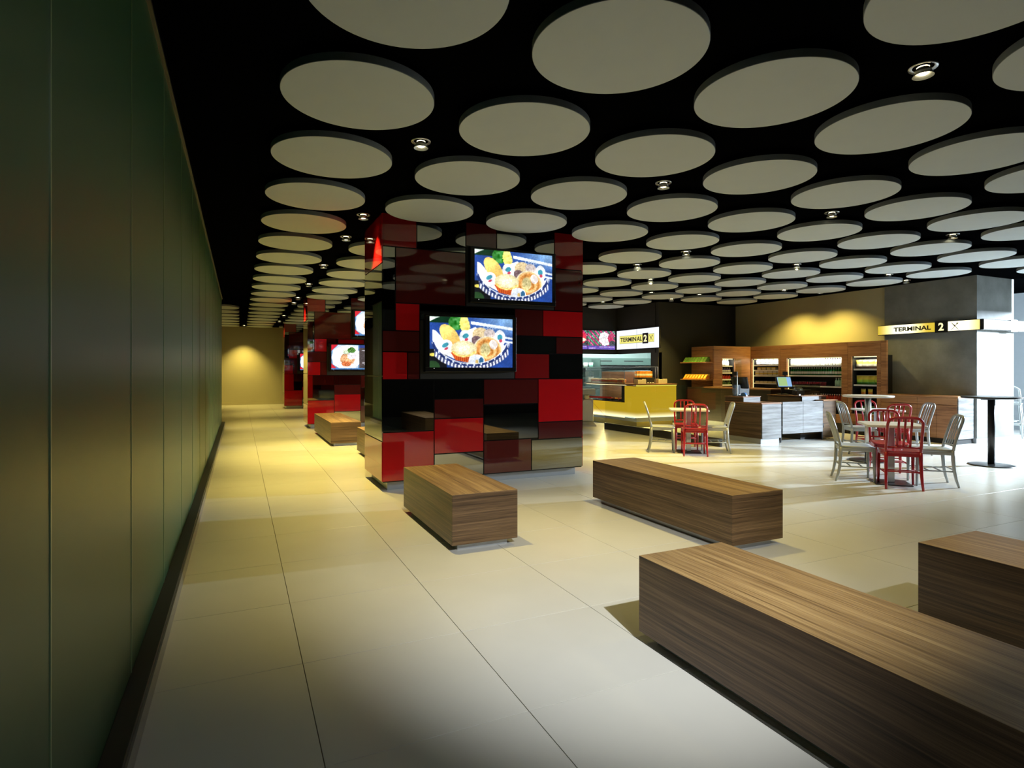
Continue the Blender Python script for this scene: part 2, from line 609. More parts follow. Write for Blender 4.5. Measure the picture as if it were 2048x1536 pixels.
# ---- green wall on the left: backing and 1.2 m glossy panels with pale seams
WX = -0.425
wl = struct('wall_left', B(WX - 0.2, WX - 0.02, -4.2, 16.8, 0, ZC), M['dark_skirt'])
y = -4.15
pm = B(-0.0145, 0.0, 0.004, 1.184, 0.11, 3.27).mesh('wall_panel', [M['green']])
sm_ = B(-0.014, 0.0025, -0.004, 0.004, 0.11, 3.27).mesh('seam', [M['seam']])
k = 0
while y < 16.7:
    o = bpy.data.objects.new('wall_panel', pm if y + 1.19 < 16.8 else B(-0.0145, 0.0, 0.004, 16.8 - y, 0.11, 3.27).mesh('wall_panel', [M['green']]))
    C.objects.link(o); o.parent = wl; o.location = (WX, y, 0)
    o = bpy.data.objects.new('seam', sm_)
    C.objects.link(o); o.parent = wl; o.location = (WX, y, 0)
    y += 1.188
    k += 1
bl = struct('baseboard_left', B(WX, WX + 0.075, -4.2, 16.8, 0, 0.11), M['dark_skirt'], bevel=0.002)
obj('metal_edge', B(WX + 0.075, WX + 0.083, -4.2, 16.8, 0, 0.085), M['metal_skirt'], bl)
struct('trim_1', B(WX, WX + 0.02, -4.2, 16.8, 3.262, 3.283), M['dark_skirt'])
# end of the green wall and the alcove behind it
struct('wall_alcove', B(-2.2, WX - 0.2, 16.72, 16.84, 0, ZC), M['charcoal'])
struct('wall_alcove_side', B(-2.25, -2.13, 16.8, 27.2, 0, ZC), M['charcoal'])
wb = struct('wall_back', B(-2.2, 5.9, 27.0, 27.2, 0, ZC), M['cream'])
struct('baseboard_back', B(-2.2, 5.9, 26.97, 26.999, 0.0, 0.1), M['cream'], bevel=0.002)
struct('wall_corridor', B(5.6, 5.8, 14.6, 27.0, 0, ZC), M['charcoal'])
# behind the camera
struct('wall_rear', B(-0.6, 17.0, -4.2, -4.02, 0, ZC), M['charcoal'])
# far right wall with window bays
wr = struct('wall_right', MB().box(16.98, 17.15, -4.1, -0.4, 0, ZC).box(16.98, 17.15, 5.6, 9.0, 0, ZC).box(16.98, 17.15, -0.4, 5.6, 3.0, ZC).box(16.98, 17.15, -0.4, 5.6, 0, 0.3), M['grey'])
win = struct('window_1', MB().box(17.0, 17.08, -0.4, 5.6, 0.3, 0.36).box(17.0, 17.08, -0.4, 5.6, 2.94, 3.0), M['steel'])
for yy in (-0.4, 1.06, 2.56, 4.06, 5.54):
    obj('mullion', B(17.0, 17.08, yy, yy + 0.06, 0.36, 2.94), M['steel'], win)
for yy in (-0.34, 1.12, 2.62, 4.12):
    obj('pane', B(17.035, 17.045, yy, yy + (1.4 if yy < 0 else 1.42 if yy > 4 else 1.44), 0.36, 2.94), M['window_glass'], win)
struct('light_baffle', MB().box(14.40, 14.50, -4.0, 6.1, 2.62, ZC).box(14.40, 14.50, -4.0, 3.4, 0, 2.62), M['grey'])  # unseen soffit and jamb, added to cut off the high window light
struct('wall_side_bay', B(14.9, 17.0, 8.4, 8.55, 0, ZC), M['grey'])
# concrete block wall carrying the sign
cb = struct('wall_concrete', B(13.0, 14.32, 6.5, 8.30, 0.10, ZC), M['concrete'], bevel=0.004)
obj('skirting', B(13.012, 14.308, 6.512, 8.28, 0.0, 0.10), M['plinth'], cb)
# olive wall above the fridges, charcoal walls round the kitchen
struct('wall_olive', B(13.05, 13.25, 8.30, 12.78, 0, ZC), M['olive'])
struct('wall_charcoal', B(10.27, 13.6, 12.66, 12.80, 0, ZC), M['charcoal'])
struct('wall_recess', B(13.25, 15.0, 12.9, 13.0, 0, ZC), M['black_ceiling'])
struct('wall_kitchen_front', MB().box(5.6, 10.25, 14.56, 14.70, 1.92, ZC).box(10.25, 10.37, 12.80, 14.56, 1.92, ZC)
       .box(10.25, 10.37, 12.66, 12.98, 0, 1.92).box(5.6, 8.2, 14.56, 14.70, 0, 1.92), M['charcoal'])
wk = struct('wall_kitchen_back', MB().box(8.0, 14.0, 17.4, 17.5, 0, ZC).box(13.6, 13.7, 12.8, 17.4, 0, ZC).box(7.95, 8.05, 14.56, 17.4, 0, ZC), M['kitchen_tile'])
struct('ceiling_kitchen', B(8.05, 13.6, 14.56, 17.4, 2.55, 2.6), M['kitchen_tile'])

# ================================================================== CEILING DISCS
DR = 0.4844
disc_me = MB().lathe([(DR - 0.0025, -0.025), (DR, -0.0225), (DR, 0.0225), (DR - 0.0025, 0.025)], 72).mesh('ceiling_disc', [M['disc'], M['disc_edge_shade']])
for p in disc_me.polygons:
    p.use_smooth = False
    p.material_index = 1 if len(p.vertices) == 4 else 0
hang_me = MB().lathe([(0.05, 0.025), (0.05, ZC - 3.209)], 12).mesh('hanger', [M['blackm']])


def disc_ok(x, y):
    for k in range(3):                                  # pillars
        y0 = 6.85 + 8.3 * k
        if 1.51 - DR < x < 4.26 + DR and y0 - DR + 0.05 < y < y0 + 1.04 + DR:
            return False
    if x - DR < WX and y < 17.3: return False
    if y > 27 - DR: return False
    if x > 12.95 - DR and y > 6.5 - DR: return False
    if x > 10.2 - DR and y > 12.6 - DR: return False
    if y > 14.38 - DR and x > 5.55 - DR: return False
    if x > 16.4: return False
    if x < -2.1 + DR: return False
    return True


rows = {}
for i in range(-1, 14):
    for j in range(-4, 20):
        x, yy = 0.7078 + 1.2069 * i, 3.8822 + 1.1935 * j + 0.0155 * i
        if disc_ok(x, yy):
            d, a = x * sn + yy * cs, x * cs - yy * sn
            if d > 0.3 and abs(a) < 0.876 * d + 0.75 and (3.21 - 1.41) * 1169.56 / (d + DR) < 742 + 30:
                rows.setdefault(i, []).append((x, yy))
ndisc = 0
for i in sorted(rows):
    for n, (x, yy) in enumerate(sorted(rows[i], key=lambda q: q[1])):
        o = bpy.data.objects.new('ceiling_disc', disc_me)
        C.objects.link(o)
        o.location = (x, yy, 3.209)
        if i < 0:
            lab = f'round white ceiling disc over the far alcove, {ORD[n]} back from the green wall end'
        else:
            lab = f'round white ceiling disc, {ORD[n]} from the front in the {ORD[i]} line out from green wall'
        tag(o, lab, 'ceiling disc', 'round discs hung under the black ceiling')
        hgr = bpy.data.objects.new('hanger', hang_me)
        C.objects.link(hgr)
        hgr.parent = o
        ndisc += 1

# ================================================================== DOWNLIGHTS
ring_me = MB().lathe([(0.058, 0.0), (0.078, -0.006), (0.080, 0.0)], 28, cap=False).mesh('ring', [M['steel']])
refl_me = MB().lathe([(0.030, 0.0), (0.045, -0.02), (0.058, -0.055)], 28, cap=False).mesh('reflector', [M['steel']])
bulb_me = MB().lathe([(0.0, -0.045), (0.022, -0.042), (0.034, -0.03), (0.034, 0.0)], 20).mesh('bulb', [M['lamp']])
LAMPS = [(1.34, 4.64), (1.34, 7.10), (1.34, 8.36), (1.34, 10.76), (1.34, 13.22), (1.34, 15.8), (1.34, 17.03), (1.34, 21.06), (1.34, 23.48),
         (3.82, 2.2), (3.82, 4.64), (6.34, 4.67), (6.34, 7.16), (6.34, 8.40), (6.34, 11.0), (8.86, 4.72), (8.86, 7.2),
         (7.59, 9.62), (7.6, 12.4), (8.86, 11.2), (10.14, 12.0), (10.16, 11.0), (11.36, 4.75), (11.4, 7.2), (11.4, 9.6), (12.45, 7.5), (12.3, 9.35), (12.3, 10.4), (0.15, 26.3), (3.9, 10.76), (3.9, 13.2), (8.9, 13.3), (9.7, 11.6)]  # the one above the filled rolls is added to brighten the food
for n, (x, y) in enumerate(LAMPS):
    x2, y2 = x, y
    lab = None
    t = thing('downlight', f'small round recessed downlight with warm glowing bulb, {ORD[n % 27]} one {"further back" if n > 26 else "counted out from the green wall"}',
              'downlight', (x, y, ZC - 0.001), 0, 'recessed downlights between the discs')
    for nm, me, dz in (('ring', ring_me, 0), ('reflector', refl_me, 0.0), ('bulb', bulb_me, -0.001)):
        o = bpy.data.objects.new(nm, me)
        C.objects.link(o); o.parent = t
        o.location = (0, 0, dz)
    ld = bpy.data.lights.new('downlight_beam', 'SPOT')
    ld.energy = SPOT_W * (0.5 if y < 3 and x < 5 else 1.0 if y < 5 and x < 5 else 0.6 if y < 5 else 0.35 if x > 12.4 else 2.6 if x > 3.5 and x < 5 else 4.6 if 10 < y < 11 and x < 3 else 2.3 if 8 < y < 14 and x < 3 else 1.3 if x < 5 else 1.9)
    ld.color = (1.0, 0.75, 0.19)
    ld.spot_size = math.radians(80)
    ld.spot_blend = 0.9
    ld.shadow_soft_size = 0.035
    lo = bpy.data.objects.new('beam', ld)
    C.objects.link(lo)
    lo.parent = t
    lo.location = (0, 0, -0.075)
    if (x, y) in ((12.3, 9.35), (12.3, 10.4)):
        ld.energy = 230; ld.spot_size = math.radians(126)
        lo.rotation_euler = (0, math.radians(-6), 0)
    if (x, y) == (0.15, 26.3):
        ld.energy = 420; ld.spot_size = math.radians(92)

# ================================================================== MOSAIC PILLARS WITH SCREENS
def pic_mesh(name, w_, h_, nx, ny, paint, mat):
    xs, zs = np.meshgrid(np.linspace(0, 1, nx + 1), np.linspace(0, 1, ny + 1))
    v = np.stack([(xs.ravel() - .5) * w_, np.zeros(xs.size), (zs.ravel() - .5) * h_], 1)
    idx = np.arange((nx + 1) * (ny + 1)).reshape(ny + 1, nx + 1)
    f = np.stack([idx[:-1, :-1].ravel(), idx[:-1, 1:].ravel(), idx[1:, 1:].ravel(), idx[1:, :-1].ravel()], 1)
    me = bpy.data.meshes.new(name)
    me.from_pydata(v.tolist(), [], f.tolist())
    col = paint(xs.ravel(), zs.ravel())
    g_ = np.clip(col, 0, 1.1).reshape(ny + 1, nx + 1, 3)
    soft = (0.7 + 0.6 * vnoise(xs.ravel(), zs.ravel(), 14, 8, 77)).reshape(ny + 1, nx + 1, 1)
    fine = (0.88 + 0.24 * vnoise(xs.ravel(), zs.ravel(), nx // 2, ny // 2, 78)).reshape(ny + 1, nx + 1, 1)
    p_ = np.pad(g_ * (0.55 + 0.45 * soft) * fine, ((1, 1), (1, 1), (0, 0)), mode='edge')
    g_ = (p_[1:-1, 1:-1] * 4 + p_[:-2, 1:-1] + p_[2:, 1:-1] + p_[1:-1, :-2] + p_[1:-1, 2:]) / 8
    col = (g_ * 0.93 + 0.05).reshape(-1, 3)
    at = me.color_attributes.new('print', 'FLOAT_COLOR', 'POINT')
    at.data.foreach_set('color', np.concatenate([np.clip(col, 0, 4) ** 2.2, np.ones((len(col), 1))], 1).astype(np.float32).ravel())
    me.materials.append(mat)
    return me


def vnoise(u, v, fx, fy, seed):
    r = np.random.RandomState(seed)
    g = r.rand(fy + 2, fx + 2)
    x, y = np.clip(u, 0, .9999) * fx, np.clip(v, 0, .9999) * fy
    xi, yi = x.astype(int), y.astype(int)
    a, b = x - xi, y - yi
    a, b = a * a * (3 - 2 * a), b * b * (3 - 2 * b)
    return (g[yi, xi] * (1 - a) + g[yi, xi + 1] * a) * (1 - b) + (g[yi + 1, xi] * (1 - a) + g[yi + 1, xi + 1] * a) * b


def setc(c, m, rgb):
    c[m] = np.array(rgb) / 255 if not isinstance(rgb, np.ndarray) else rgb[m]


def ell(u, v, cx, cy, rx, ry, ang=0.0, asp=1.78):
    x, y = (u - cx) * asp, v - cy
    ca, sa = math.cos(ang), math.sin(ang)
    p, q = (x * ca + y * sa) / (rx * asp), (-x * sa + y * ca) / ry
    return p * p + q * q


def poly(u, v, pts):
    ins = np.zeros(u.shape, bool)
    n = len(pts)
    for i in range(n):
        (x1, y1), (x2, y2) = pts[i], pts[(i + 1) % n]
        if y1 == y2: continue
        c = ((y1 > v) != (y2 > v)) & (u < (x2 - x1) * (v - y1) / (y2 - y1) + x1)
        ins ^= c
    return ins


def basket(u, v):
    c = np.zeros((len(u), 3)) + np.array([30, 62, 140]) / 255
    n = vnoise(u, v, 40, 22, 3)[:, None]
    n2 = vnoise(u, v, 110, 62, 5)[:, None]
    # soft streaks of the background
    s = np.clip((u - .45) * 2.2, 0, 1)[:, None] * np.clip((v - .5) * 2.2, 0, 1)[:, None]
    c = c * (1 - s) + np.array([120, 165, 215]) / 255 * s
    for (a, b, w_) in ((.90, .80, .03), (.73, .60, .02), (.60, .52, .02)):
        line = a + (b - a) * (u - .48) / .5
        m = (np.abs(v - line) < w_) & (u > .48)
        setc(c, m, (225, 235, 248))
    setc(c, (v < .36) & (u < .2), (12, 14, 18))
    setc(c, ell(u, v, .03, .0, .09, .13) < 1, (30, 58, 30))
    setc(c, ell(u, v, .04, .25, .05, .03) < 1, (240, 220, 90))
    m = (v > .88) & (u < .27)
    setc(c, m, (8, 40, 22))
    setc(c, poly(u, v, [(0, .90), (.11, 1), (.05, 1), (0, .96)]) | poly(u, v, [(0, .93), (.0, 1), (.13, 1)]), (235, 248, 240))
    m = ell(u, v, .31, .90, .09, .17, -.3) < 1 + .6 * (n[:, 0] - .5)
    c[m] = (np.array([40, 120, 40]) / 255 + (n[m] - .4) * .35)
    m = ell(u, v, .41, .86, .06, .17, .2) < 1 + .6 * (n2[:, 0] - .5)
    c[m] = np.array([240, 222, 110]) / 255 + (n[m] - .5) * .2
    # white paper lining
    paper = poly(u, v, [(.035, .74), (.07, .72), (.16, .55), (.35, .45), (.45, .75), (.54, .82), (.60, .72), (.75, .78), (.90, .45), (.95, .52), (.97, .49), (.92, .28), (.80, .12),
                        (.62, .06), (.45, .08), (.30, .16), (.15, .27), (.06, .38), (.03, .55)])
    c[paper] = np.array([246, 248, 252]) / 255 - (n[paper] - .5) * .1
    # roll
    m = ell(u, v, .235, .62, .155, .155, -.85) < 1
    c[m] = np.array([252, 212, 110]) / 255
    t = np.clip((.62 - v) * 3, 0, 1)[:, None]
    c[m] = (c * (1 - t) + np.array([214, 130, 45]) / 255 * t)[m] + (n[m] - .5) * .08
    # jars / cups
    for cx, cy, rx, ry, an in ((.42, .61, .075, .14, .4), (.18, .42, .085, .12, .5), (.84, .60, .07, .17, 0)):
        m = ell(u, v, cx, cy, rx, ry, an) < 1
        setc(c, m, (238, 244, 252))
        m = ell(u, v, cx, cy + .02, rx * .5, ry * .35, an) < 1
        setc(c, m, (50, 130, 150))
        m = ell(u, v, cx + .01, cy - .05, rx * .3, ry * .2, an) < 1
        setc(c, m, (190, 60, 80))
    for cx, cy, r_, col in ((.60, .66, .10, (226, 200, 150)), (.71, .68, .07, (205, 190, 185)), (.55, .55, .06, (110, 85, 90))):
        m = ell(u, v, cx, cy, r_, r_ * 1.5) < 1
        c[m] = np.array(col) / 255 + (n2[m] - .5) * .3
    # pecan swirl
    e = ell(u, v, .69, .34, .18, .30, -.2)
    m = e < 1
    ring = (np.sin(np.sqrt(e) * 16) * .5 + .5)[:, None]
    c[m] = ((np.array([196, 120, 50]) * (1 - ring) + np.array([238, 190, 120]) * ring) / 255 + (n2 - .5) * .25)[m]
    m = ell(u, v, .66, .36, .06, .13) < 1
    c[m] = np.array([205, 190, 130]) / 255 + (n2[m] - .5) * .3
    m = (e > .85) & (e < 1)
    setc(c, m, (236, 226, 200))
    m = (ell(u, v, .76, .47, .05, .1, .4) < 1)
    c[m] = np.array([240, 228, 222]) / 255 - (n2[m] - .3) * .15
    # muffin and its case
    m = poly(u, v, [(.24, .30), (.30, .14), (.45, .10), (.47, .24)])
    fl = (np.sin(u * 260) * .5 + .5)[:, None]
    c[m] = ((np.array([170, 50, 15]) * (1 - fl) + np.array([225, 100, 40]) * fl) / 255)[m]
    e = ell(u, v, .40, .37, .155, .165)
    m = e < 1 + .12 * (n2[:, 0] - .5)
    c[m] = ((np.array([252, 240, 190]) + np.clip((e[:, None]) * -40, -60, 0)) / 255 - (n2 - .5) * .25)[m]
    m = m & (e > .6) & (v < .33)
    c[m] = (np.array([246, 208, 110]) / 255 + (n2 - .5) * .5)[m]
    # little lidded cup
    m = (ell(u, v, .56, .12, .09, .14) < 1)
    setc(c, m, (226, 234, 246))
    m = (ell(u, v, .61, .12, .03, .09) < 1)
    setc(c, m, (40, 90, 130))
    m = (ell(u, v, .555, .10, .02, .06) < 1)
    setc(c, m, (225, 190, 110))
    # basket rim and wires
    cx, cy, rx, ry = .49, .62, .455, .56
    e = ((u - cx) / rx) ** 2 + ((v - cy) / ry) ** 2
    low = v < .50
    out = low & (e > 1.0)
    wires = (np.sin((u + (v - .1) * .35 * (u - .5)) * 150) > .1)
    m = out & (e < 1.42) & (u > .05) & (u < .95)
    setc(c, m & wires, (235, 240, 250))
    setc(c, m & ~wires, (60, 68, 110))
    m = low & (e > .97) & (e < 1.14)
    setc(c, m, (28, 44, 100))
    dots = low & (e > .99) & (e < 1.1) & (np.sin(u * 75) > .75)
    setc(c, dots, (215, 225, 245))
    m = low & (e > .93) & (e < .985)
    setc(c, m, (240, 244, 250))
    return c


def dish(u, v):
    c = np.zeros((len(u), 3)) + np.array([90, 130, 175]) / 255
    n = vnoise(u, v, 60, 34, 11)[:, None]; n2 = vnoise(u, v, 120, 66, 12)[:, None]
    setc(c, (u + (1 - v) * .55 < .14) | (u + v * .55 < .14), (200, 30, 45))
    m = poly(u, v, [(.03, .2), (.03, .78), (.16, 1), (.6, 1), (.6, 0), (.22, 0)])
    setc(c, m, (205, 225, 245))
    e = ell(u, v, .34, .48, .33, .50)
    setc(c, e < 1, (250, 252, 255))
    for cx, cy, rx, ry, col in ((.24, .62, .14, .2, (255, 255, 250)), (.36, .72, .10, .12, (205, 225, 190)), (.45, .78, .09, .13, (60, 110, 40)), (.36, .42, .17, .22, (225, 160, 110)),
                                (.33, .22, .11, .10, (215, 110, 60)), (.45, .55, .10, .14, (235, 225, 235))):
        m = ell(u, v, cx, cy, rx, ry) < 1 + .5 * (n[:, 0] - .5)
        c[m] = (np.array(col) / 255 + (n2 - .5) * .7)[m]
    m = u > .62
    c[m] = (np.array([70, 62, 62]) / 255 + (n - .5) * .1)[m]
    m = (u > .62) & (v > .88)
    setc(c, m, (40, 60, 130))
    setc(c, ell(u, v, .83, .48, .075, .13) < 1, (250, 250, 255))
    for yy, w_ in ((.84, .05), (.78, .12), (.27, .10), (.20, .06)):
        m = (np.abs(u - .80) < w_) & (np.abs(v - yy) < .018) & (np.sin(u * 170) > -.5)
        setc(c, m, (240, 240, 250))
    setc(c, (v < .05), (60, 110, 170))
    return c


def menu(u, v):
    c = np.zeros((len(u), 3)) + np.array([70, 30, 90]) / 255
    n = vnoise(u, v, 30, 18, 21)[:, None]; n2 = vnoise(u, v, 90, 50, 22)[:, None]
    st = np.sin((u * 1.3 + v * .8) * 26)
    c = np.where((st > .35)[:, None], np.array([60, 130, 90]) / 255 + (n - .5) * .5, c)
    c = np.where((st < -.4)[:, None], np.array([190, 60, 100]) / 255 + (n - .5) * .5, c)
    m = ell(u, v, .62, .56, .22, .36, -.5) < 1 + .4 * (n[:, 0] - .5)
    c[m] = (np.array([245, 240, 242]) / 255 - np.clip(n2 - .68, 0, 1) * 2.2)[m]
    m = ell(u, v, .84, .62, .11, .25) < 1 + .5 * (n[:, 0] - .5)
    c[m] = (np.array([170, 30, 80]) / 255 + (n2 - .5) * .5)[m]
    m = ell(u, v, .9, .32, .12, .16) < 1
    c[m] = (np.array([40, 45, 60]) / 255 + (n2 - .5) * .5)[m]
    m = v < .2
    c[m] = (np.array([88, 60, 165]) / 255 + (n - .5) * .1)[m]
    for yy, a, b in ((.13, .42, .97), (.06, .05, .3)):
        m = (u > a) & (u < b) & (np.abs(v - yy) < .03) & (np.sin(u * 210) > -.2)
        setc(c, m, (225, 190, 240))
    return c


def menu_b(u, v):
    c = menu(u, v)
    m = ell(u, v, .8, .6, .16, .3) < 1
    setc(c, m, (225, 30, 60))
    m = ell(u, v, .8, .5, .15, .1) < 1
    setc(c, m, (245, 225, 190))
    return c


SW, SH = 1.095, 0.615
pic_basket = pic_mesh('screen_picture', SW, SH, 200, 112, basket, M['picture'])
pic_dish = pic_mesh('screen_picture', SW, SH, 160, 90, dish, M['picture'])

# x0, x1, z0, z1, material (relative to the pillar's near front corner at x = 1.51)
PANELS = [
    (0, .415, 2.88, 3.27, 'midred'), (.415, 1.04, 2.88, 3.27, 'mirror'), (1.04, 1.46, 2.97, 3.27, 'darkred'), (1.46, 2.30, 2.97, 3.27, 'mirror'), (2.30, 2.745, 2.78, 3.27, 'midred'),
    (0, .155, 1.89, 2.88, 'mirror'), (.155, 1.04, 2.22, 2.88, 'darkred'), (2.30, 2.745, 2.22, 2.78, 'darkred'), (.155, .452, 1.89, 2.22, 'red'),
    (.452, 1.715, 2.03, 2.22, 'mirror'), (1.715, 2.126, 1.87, 2.22, 'darkred'), (2.126, 2.745, 1.87, 2.22, 'red'), (0, .452, 1.64, 1.89, 'darkred'),
    (1.715, 2.325, 1.64, 1.87, 'mirror'), (2.325, 2.745, 1.64, 1.87, 'darkred'), (0, .302, 1.31, 1.64, 'red'), (.302, .452, 1.31, 1.64, 'darkred'),
    (1.715, 2.225, 1.31, 1.64, 'midred'), (2.225, 2.745, 1.31, 1.64, 'mirror'),
    (0, .631, .69, 1.31, 'mirror'), (.631, 1.281, 1.07, 1.31, 'mirror'), (.631, 1.281, .83, 1.07, 'darkred'), (1.281, 2.057, .985, 1.31, 'darkred'),
    (2.057, 2.745, .735, 1.31, 'red'), (1.281, 2.057, .53, .985, 'mirror'), (.631, 1.281, .40, .83, 'red'), (2.057, 2.745, .51, .735, 'darkred'),
    (0, .631, .108, .69, 'red'), (.631, 1.281, .108, .40, 'mirror'), (1.281, 1.957, .108, .53, 'darkred'), (1.957, 2.745, .108, .51, 'mirror'),
    (.452, 1.715, 1.31, 2.03, 'blackm'), (1.04, 2.30, 2.22, 2.97, 'blackm')]
SIDE = [(0, 1.04, .108, .585, 'red'), (0, 1.04, .585, 1.35, 'mirror'), (0, 1.04, 1.35, 2.68, 'mirror'), (0, 1.04, 2.68, 3.27, 'red')]
PLAB = ['nearest of the red and mirror mosaic pillars, standing beside the small bench', 'second red and mirror mosaic pillar down the passage, with dish pictures on screens',
        'third and furthest mosaic pillar, mostly dark, near the cream back wall']
PLAB[0] = 'big pillar clad in red and mirror glass, standing beside the small walnut bench'


def panel(name, x0, x1, y0, y1, z0, z1, mat, parent):
    return obj(name, B(x0, x1, y0, y1, z0, z1), mat, parent)


def tv(parent_pos, label, pic, group):
    t = thing('wall_screen', label, 'screen', parent_pos, 0, group)
    W, H = 1.205, 0.70
    obj('casing', B(-W / 2, W / 2, -0.075, 0.0, -H / 2, H / 2), M['black'], t, bevel=0.006)
    fr = MB()
    fr.box(-W / 2 + .004, W / 2 - .004, -0.083, -0.075, SH / 2 + 0.012, H / 2 - .004)
    fr.box(-W / 2 + .004, W / 2 - .004, -0.083, -0.075, -H / 2 + .004, -SH / 2 + 0.012)
    fr.box(-W / 2 + .004, -SW / 2, -0.083, -0.075, -SH / 2 + .012, SH / 2 + .012)
    fr.box(SW / 2, W / 2 - .004, -0.083, -0.075, -SH / 2 + .012, SH / 2 + .012)
    obj('bezel', fr, M['black'], t, bevel=0.002)
    o = bpy.data.objects.new('display', pic)
    C.objects.link(o); o.parent = t; o.location = (0, -0.0765, 0.012)
    if pic is pic_basket:
        put_text('CAFES', .05, M['caption'], t, (.235, -0.0772, .205), (PI / 2, 0, 0), fit=(.17, .036), extrude=.0003)
    obj('power_light', B(-SW / 2 + .05, -SW / 2 + .058, -0.085, -0.083, -SH / 2 - .004, -SH / 2 + .002), M['white_glow'], t)
    return t


for k in range(3):
    px, py = 1.51, 6.85 + 8.3 * k
    t = thing('mosaic_pillar', PLAB[k], 'pillar', (px, py, 0), 0, 'mosaic glass pillars along the passage')
    obj('core', B(0.012, 2.733, 0.012, 1.028, 0.10, ZC - 0.002), M['black'], t)
    obj('plinth', B(0.075, 2.67, 0.075, 0.965, 0, 0.10), M['plinth'], t, bevel=0.003)
    J = 0.007
    for x0, x1, z0, z1, m in PANELS:
        panel('glass_panel', x0 + J, x1 - J, -0.004, 0.012, z0 + J, z1 - J, M[m], t)
    for y0, y1, z0, z1, m in SIDE:
        panel('glass_panel', -0.004, 0.012, y0 + J, y1 - J, z0 + J, z1 - J, M[m], t)
        panel('glass_panel', 2.733, 2.749, y0 + J, y1 - J, z0 + J, z1 - J, M[m], t)
    # the other long face: large panels
    for x0, x1, z0, z1, m in [(0, .9, .108, 1.31, 'red'), (.9, 1.8, .108, .9, 'mirror'), (1.8, 2.745, .108, 1.6, 'darkred'), (.9, 1.8, .9, 2.2, 'darkred'), (0, .9, 1.31, 2.5, 'mirror'),
                              (1.8, 2.745, 1.6, 2.8, 'red'), (0, .9, 2.5, 3.27, 'darkred'), (.9, 1.8, 2.2, 3.27, 'mirror'), (1.8, 2.745, 2.8, 3.27, 'midred')]:
        panel('glass_panel', x0 + J, x1 - J, 1.028, 1.044, z0 + J, z1 - J, M[m], t)
    where = ('the big pillar by the small bench', 'the second pillar down the passage', 'the furthest pillar')[k]
    what = ('a bread basket picture', 'a plated dish picture', 'a plated dish picture')[k]
    tv((px + 1.675, py - 0.004, 2.612), f'upper wall screen on {where}, showing {what}', pic_basket if k == 0 else pic_dish, 'screens on the mosaic pillars')
    tv((px + 1.098, py - 0.004, 1.752), f'lower wall screen on {where}, showing {what}', pic_basket if k == 0 else pic_dish, 'screens on the mosaic pillars')
for (x, z) in ((1.51 + 1.675, 2.612), (1.51 + 1.098, 1.752)):
    pass

# ================================================================== BENCHES
def bench(x0, x1, y0, y1, label):
    t = thing('bench', label, 'bench', ((x0 + x1) / 2, (y0 + y1) / 2, 0), 0, 'walnut block benches')
    hx, hy = (x1 - x0) / 2, (y1 - y0) / 2
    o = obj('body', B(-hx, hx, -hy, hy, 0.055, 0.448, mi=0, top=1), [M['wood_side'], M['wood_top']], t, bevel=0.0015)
    obj('plinth', B(-hx + .065, hx - .065, -hy + .065, hy - .065, 0, 0.055), M['plinth'], t)
    return t


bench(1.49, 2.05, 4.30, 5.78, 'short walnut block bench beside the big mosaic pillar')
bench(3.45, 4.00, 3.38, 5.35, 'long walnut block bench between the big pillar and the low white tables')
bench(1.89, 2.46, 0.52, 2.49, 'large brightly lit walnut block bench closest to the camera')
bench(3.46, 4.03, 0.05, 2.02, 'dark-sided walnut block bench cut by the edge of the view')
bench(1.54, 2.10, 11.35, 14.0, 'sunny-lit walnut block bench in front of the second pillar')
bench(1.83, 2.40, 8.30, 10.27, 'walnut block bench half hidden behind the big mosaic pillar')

# ================================================================== CHAIRS
def slerp_arc(cx, cz, r, a0, a1, n):
    return [(cx + r * math.cos(a0 + (a1 - a0) * i / n), cz + r * math.sin(a0 + (a1 - a0) * i / n)) for i in range(n + 1)]


